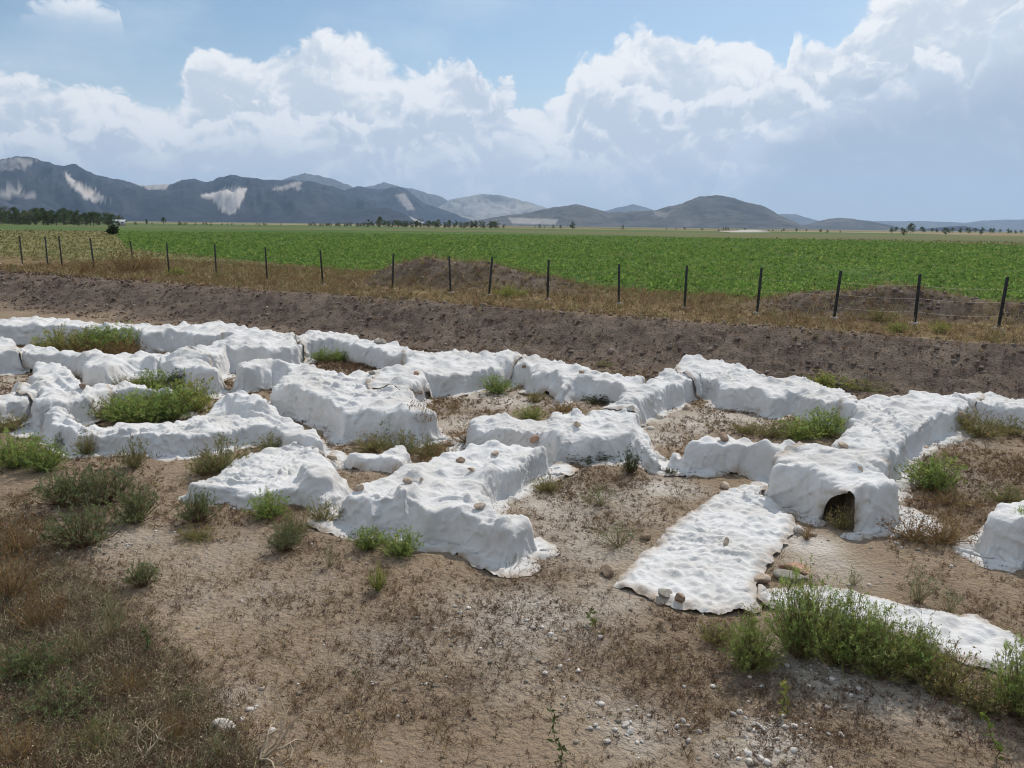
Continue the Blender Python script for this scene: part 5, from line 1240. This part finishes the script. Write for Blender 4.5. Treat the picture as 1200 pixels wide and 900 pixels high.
def combine(a, b, c=0.0):
    n = N(nt, 'ShaderNodeCombineXYZ')
    for i, v in enumerate((a, b, c)):
        if isinstance(v, (int, float)): n.inputs[i].default_value = v
        else: nt.links.new(v, n.inputs[i])
    return n.outputs[0]
base = combine(mth(nt, 'MULTIPLY', azn, .1), mth(nt, 'MULTIPLY', eln, .125))
wn = N(nt, 'ShaderNodeTexNoise', noise_dimensions='2D', Scale=2.2, Detail=4.0, Roughness=.55); nt.links.new(base, wn.inputs['Vector'])
wv = N(nt, 'ShaderNodeVectorMath', operation='MULTIPLY_ADD'); nt.links.new(wn.outputs['Color'], wv.inputs[0]); wv.inputs[1].default_value = (.30, .22, .0); nt.links.new(base, wv.inputs[2]); warped = wv.outputs[0]
def shift(vec, dx, dy, dz=0.0):
    n = N(nt, 'ShaderNodeVectorMath', operation='ADD'); nt.links.new(vec, n.inputs[0]); n.inputs[1].default_value = (dx, dy, dz); return n.outputs[0]
def n2d(vec, scale, detail=0.0, rough=.5):
    n = N(nt, 'ShaderNodeTexNoise', noise_dimensions='2D', Scale=scale, Detail=detail, Roughness=rough); nt.links.new(vec, n.inputs['Vector']); return n.outputs[0]
def puffs(vec, scale, seed):             # heaped round billows with sharp creases between them
    tot = None
    for k, wgt in enumerate((.50, .27, .14, .085, .055)):
        b_ = mth(nt, 'ABSOLUTE', mth(nt, 'SUBTRACT', n2d(shift(vec, seed * 3.7 + k * 5.3, seed * 1.9 - k * 2.1), scale * 2.05 ** k), .5))
        tot = mth(nt, 'MULTIPLY_ADD', b_, wgt * 4.0, tot if tot is not None else 0.0)
    return tot
def sm(x, a, b):
    n = N(nt, 'ShaderNodeMapRange', interpolation_type='SMOOTHSTEP'); nt.links.new(x, n.inputs[0])
    n.inputs[1].default_value = a; n.inputs[2].default_value = b; n.inputs[3].default_value = 0; n.inputs[4].default_value = 1; return n.outputs[0]
def curve(pts):                        # elevation of a cloud's upper edge over azimuth
    n = N(nt, 'ShaderNodeFloatCurve'); c = n.mapping.curves[0]; P = [azel(*p) for p in pts]; P = [(-44.9, 32.0 if P[0][1] > 5 else -9)] + P + [(44.5, 32.0 if P[-1][1] > 5 else -9)]  # both ends raised: unseen clouds outside the view, added as fill light
    Q = [((a + 45) / 90, e / 40) for a, e in P]; Q = [(min(max(a, 0), 1), min(max(e, 0), 1)) for a, e in Q]
    while len(c.points) < len(Q): c.points.new(.5, .5)
    for q, (a, e) in zip(c.points, sorted(Q)): q.location = (a, e); q.handle_type = 'VECTOR'
    n.mapping.use_clip = True; n.mapping.update()
    nt.links.new(mth(nt, 'DIVIDE', mth(nt, 'ADD', azn, 45.0), 90.0), n.inputs['Value']); return mth(nt, 'MULTIPLY', n.outputs[0], 40.0)
PF = {k: (puffs(warped, sc, k), puffs(shift(warped, .035, .075), sc, k)) for k, sc in ((1, 1.35), (2, 2.3))}
PN = n2d(warped, 1.9, 4.0, .6)
def layer(col, pts, pf, amp, hi, lo, soft, depth, opacity=1.0, low=None, contrast=1.0):
    p1, p2 = PF[pf]
    d = mth(nt, 'ADD', mth(nt, 'SUBTRACT', curve(pts), eln), mth(nt, 'MULTIPLY', mth(nt, 'SUBTRACT', p1, .42), amp))
    a = mth(nt, 'MULTIPLY', sm(d, 0.0, soft), opacity)
    if low is not None: a = mth(nt, 'MULTIPLY', a, sm(mth(nt, 'SUBTRACT', eln, curve(low)), -1.5, 1.2))
    deep = sm(mth(nt, 'ADD', d, mth(nt, 'MULTIPLY', mth(nt, 'SUBTRACT', PN, .5), depth * 3.0)), .1 * depth, depth)
    lit = mth(nt, 'MULTIPLY', mth(nt, 'SUBTRACT', p1, p2), 1.45 * contrast)
    sh = sm(mth(nt, 'ADD', mth(nt, 'SUBTRACT', .92, mth(nt, 'MULTIPLY', deep, .80)), lit), 0.0, 1.0)
    return mix(nt, a, col, mix(nt, sh, lo, hi))
K = 1.0 / (SKY_STRENGTH if 'SKY_STRENGTH' in globals() else 0.08)    # cloud brightness, as seen
EXPO = 0.32
K = K / 2 ** EXPO
def cc(r, g, b): return (r * K * 1.06, g * K * 1.06, b * K * 1.06)
skyc = mix(nt, 1.0, sky.outputs[0], (.96, 1.02, 1.0), 'MULTIPLY')
# thin high veil and milky air towards the horizon
veil = n2d(combine(mth(nt, 'MULTIPLY', azn, .03), mth(nt, 'MULTIPLY', eln, .09)), 1.6, 5.0, .62)
col = mix(nt, mth(nt, 'MULTIPLY', sm(veil, .42, .78), .45), skyc, cc(.66, .76, .86))
col = mix(nt, mth(nt, 'MULTIPLY', sm(mth(nt, 'MULTIPLY', eln, -1.0), -13.0, -2.5), .80), col, cc(.62, .71, .80))
HI, LO = cc(.93, .935, .94), cc(.61, .68, .765)
TOP = [(-250,60),(-100,70),(0,82),(30,76),(75,92),(110,104),(150,114),(215,116),(226,72),(240,60),(270,66),(300,64),(330,56),(370,46),(410,50),(436,62),(470,72),(500,80),(520,76),(545,78),(580,98),(612,128),(640,128),(662,104),(670,74),(700,54),(728,40),(750,26),(768,40),(800,40),(832,46),(840,66),(880,66),(900,86),(922,104),(930,42),(950,34),(975,52),(1000,42),(1022,12),(1045,-20),(1100,-70),(1200,-90),(1370,-60)]
col = layer(col, TOP, 1, 2.6, HI, LO, .75, 3.6)
MID = [(-250,140),(0,150),(40,136),(70,150),(100,156),(120,118),(140,120),(190,160),(230,150),(300,120),(380,130),(470,150),(490,100),(520,86),(560,84),(600,110),(618,150),(660,170),(690,112),(720,100),(760,104),(800,120),(850,104),(900,112),(960,84),(1040,70),(1120,60),(1150,150),(1370,160)]
col = layer(col, MID, 2, 2.4, cc(.91, .92, .935), cc(.57, .64, .735), .5, 2.2, .92)
LOWC = [(-250,190),(0,178),(60,165),(120,190),(180,182),(240,172),(300,160),(360,168),(430,180),(520,160),(580,150),(640,172),(700,190),(760,170),(830,178),(900,190),(1000,220),(1370,240)]
col = layer(col, LOWC, 2, 1.8, cc(.82, .855, .89), cc(.60, .67, .76), .8, 2.0, .70)
# the rain-grey cloud on the right
GR = [(-250,300),(600,300),(700,210),(860,190),(960,120),(1040,92),(1130,62),(1200,40),(1370,-40)]
dg = mth(nt, 'ADD', mth(nt, 'SUBTRACT', curve(GR), eln), mth(nt, 'MULTIPLY', mth(nt, 'SUBTRACT', PN, .5), 5.0))
col = mix(nt, mth(nt, 'MULTIPLY', sm(dg, -1.2, 4.0), .86), col, cc(.38, .47, .59))
WISP = [(-250,300),(820,300),(860,150),(900,140),(960,124),(1040,92),(1100,70),(1125,62),(1140,90),(1160,200),(1370,300)]
col = layer(col, WISP, 2, 2.0, cc(.90, .91, .93), cc(.60, .68, .79), .7, 1.2, .85, [(-250,300),(820,300),(900,165),(1000,128),(1100,92),(1140,80),(1370,80)])
CORN = [(-250,200),(1100,200),(1150,60),(1175,22),(1190,8),(1200,-4),(1230,-40),(1370,-60)]
col = layer(col, CORN, 2, 1.8, cc(.88, .90, .93), cc(.60, .69, .80), .8, 1.6, .8, [(-250,300),(1100,120),(1180,48),(1200,30),(1370,10)])
TOPL = [(-250,300),(0,100),(26,10),(40,-4),(80,-12),(120,-4),(140,6),(150,60),(200,200),(1370,300)]
col = layer(col, TOPL, 2, 1.6, cc(.90, .92, .94), cc(.70, .78, .86), .8, 1.5, .9, [(-250,40),(30,4),(80,20),(135,24),(150,20),(1370,20)])
horizon = mth(nt, 'MULTIPLY', sm(mth(nt, 'MULTIPLY', eln, -1.0), -6.5, -0.2), .55)
col = mix(nt, horizon, col, cc(.62, .70, .78))
nt.links.new(col, bg.inputs[0]); nt.links.new(bg.outputs[0], out.inputs[0])
w.cycles.sampling_method = 'MANUAL'; w.cycles.sample_map_resolution = 1024

# ------------------------------------------------------------------ sun, camera, render
import mathutils
sl = bpy.data.lights.new('sun', 'SUN'); sl.energy = SUN_E if 'SUN_E' in globals() else 3.2; sl.angle = R(0.55); sl.color = (1, .935, .85)
so = bpy.data.objects.new('sun', sl); COL.objects.link(so)
dirv = mathutils.Vector((math.sin(R(SUN_AZ)) * math.cos(R(SUN_EL)), math.cos(R(SUN_AZ)) * math.cos(R(SUN_EL)), math.sin(R(SUN_EL))))
so.rotation_euler = dirv.to_track_quat('Z', 'Y').to_euler()
cam = bpy.data.cameras.new('camera'); co = bpy.data.objects.new('camera', cam); COL.objects.link(co); S.camera = co
cam.sensor_width = 36; cam.lens = 36 * F / 1200; cam.clip_end = 80000; cam.clip_start = 0.05
fw = mathutils.Vector(ray(600, 450)); rt = mathutils.Vector(ray(601, 450)) - fw; up = mathutils.Vector(ray(600, 449)) - fw
rt.normalize(); up.normalize(); fw.normalize()
co.matrix_world = mathutils.Matrix(((rt.x, up.x, -fw.x, 0), (rt.y, up.y, -fw.y, 0), (rt.z, up.z, -fw.z, HC), (0, 0, 0, 1)))
S.view_settings.view_transform = 'Standard'; S.view_settings.look = 'None'; S.view_settings.gamma = 1; S.view_settings.use_curve_mapping = False
S.view_settings.exposure = EXPO
S.render.engine = 'CYCLES'
S.cycles.use_denoising = True
S.cycles.max_bounces = 6
S.cycles.filter_width = 1.1
print('script', time.time() - T0)
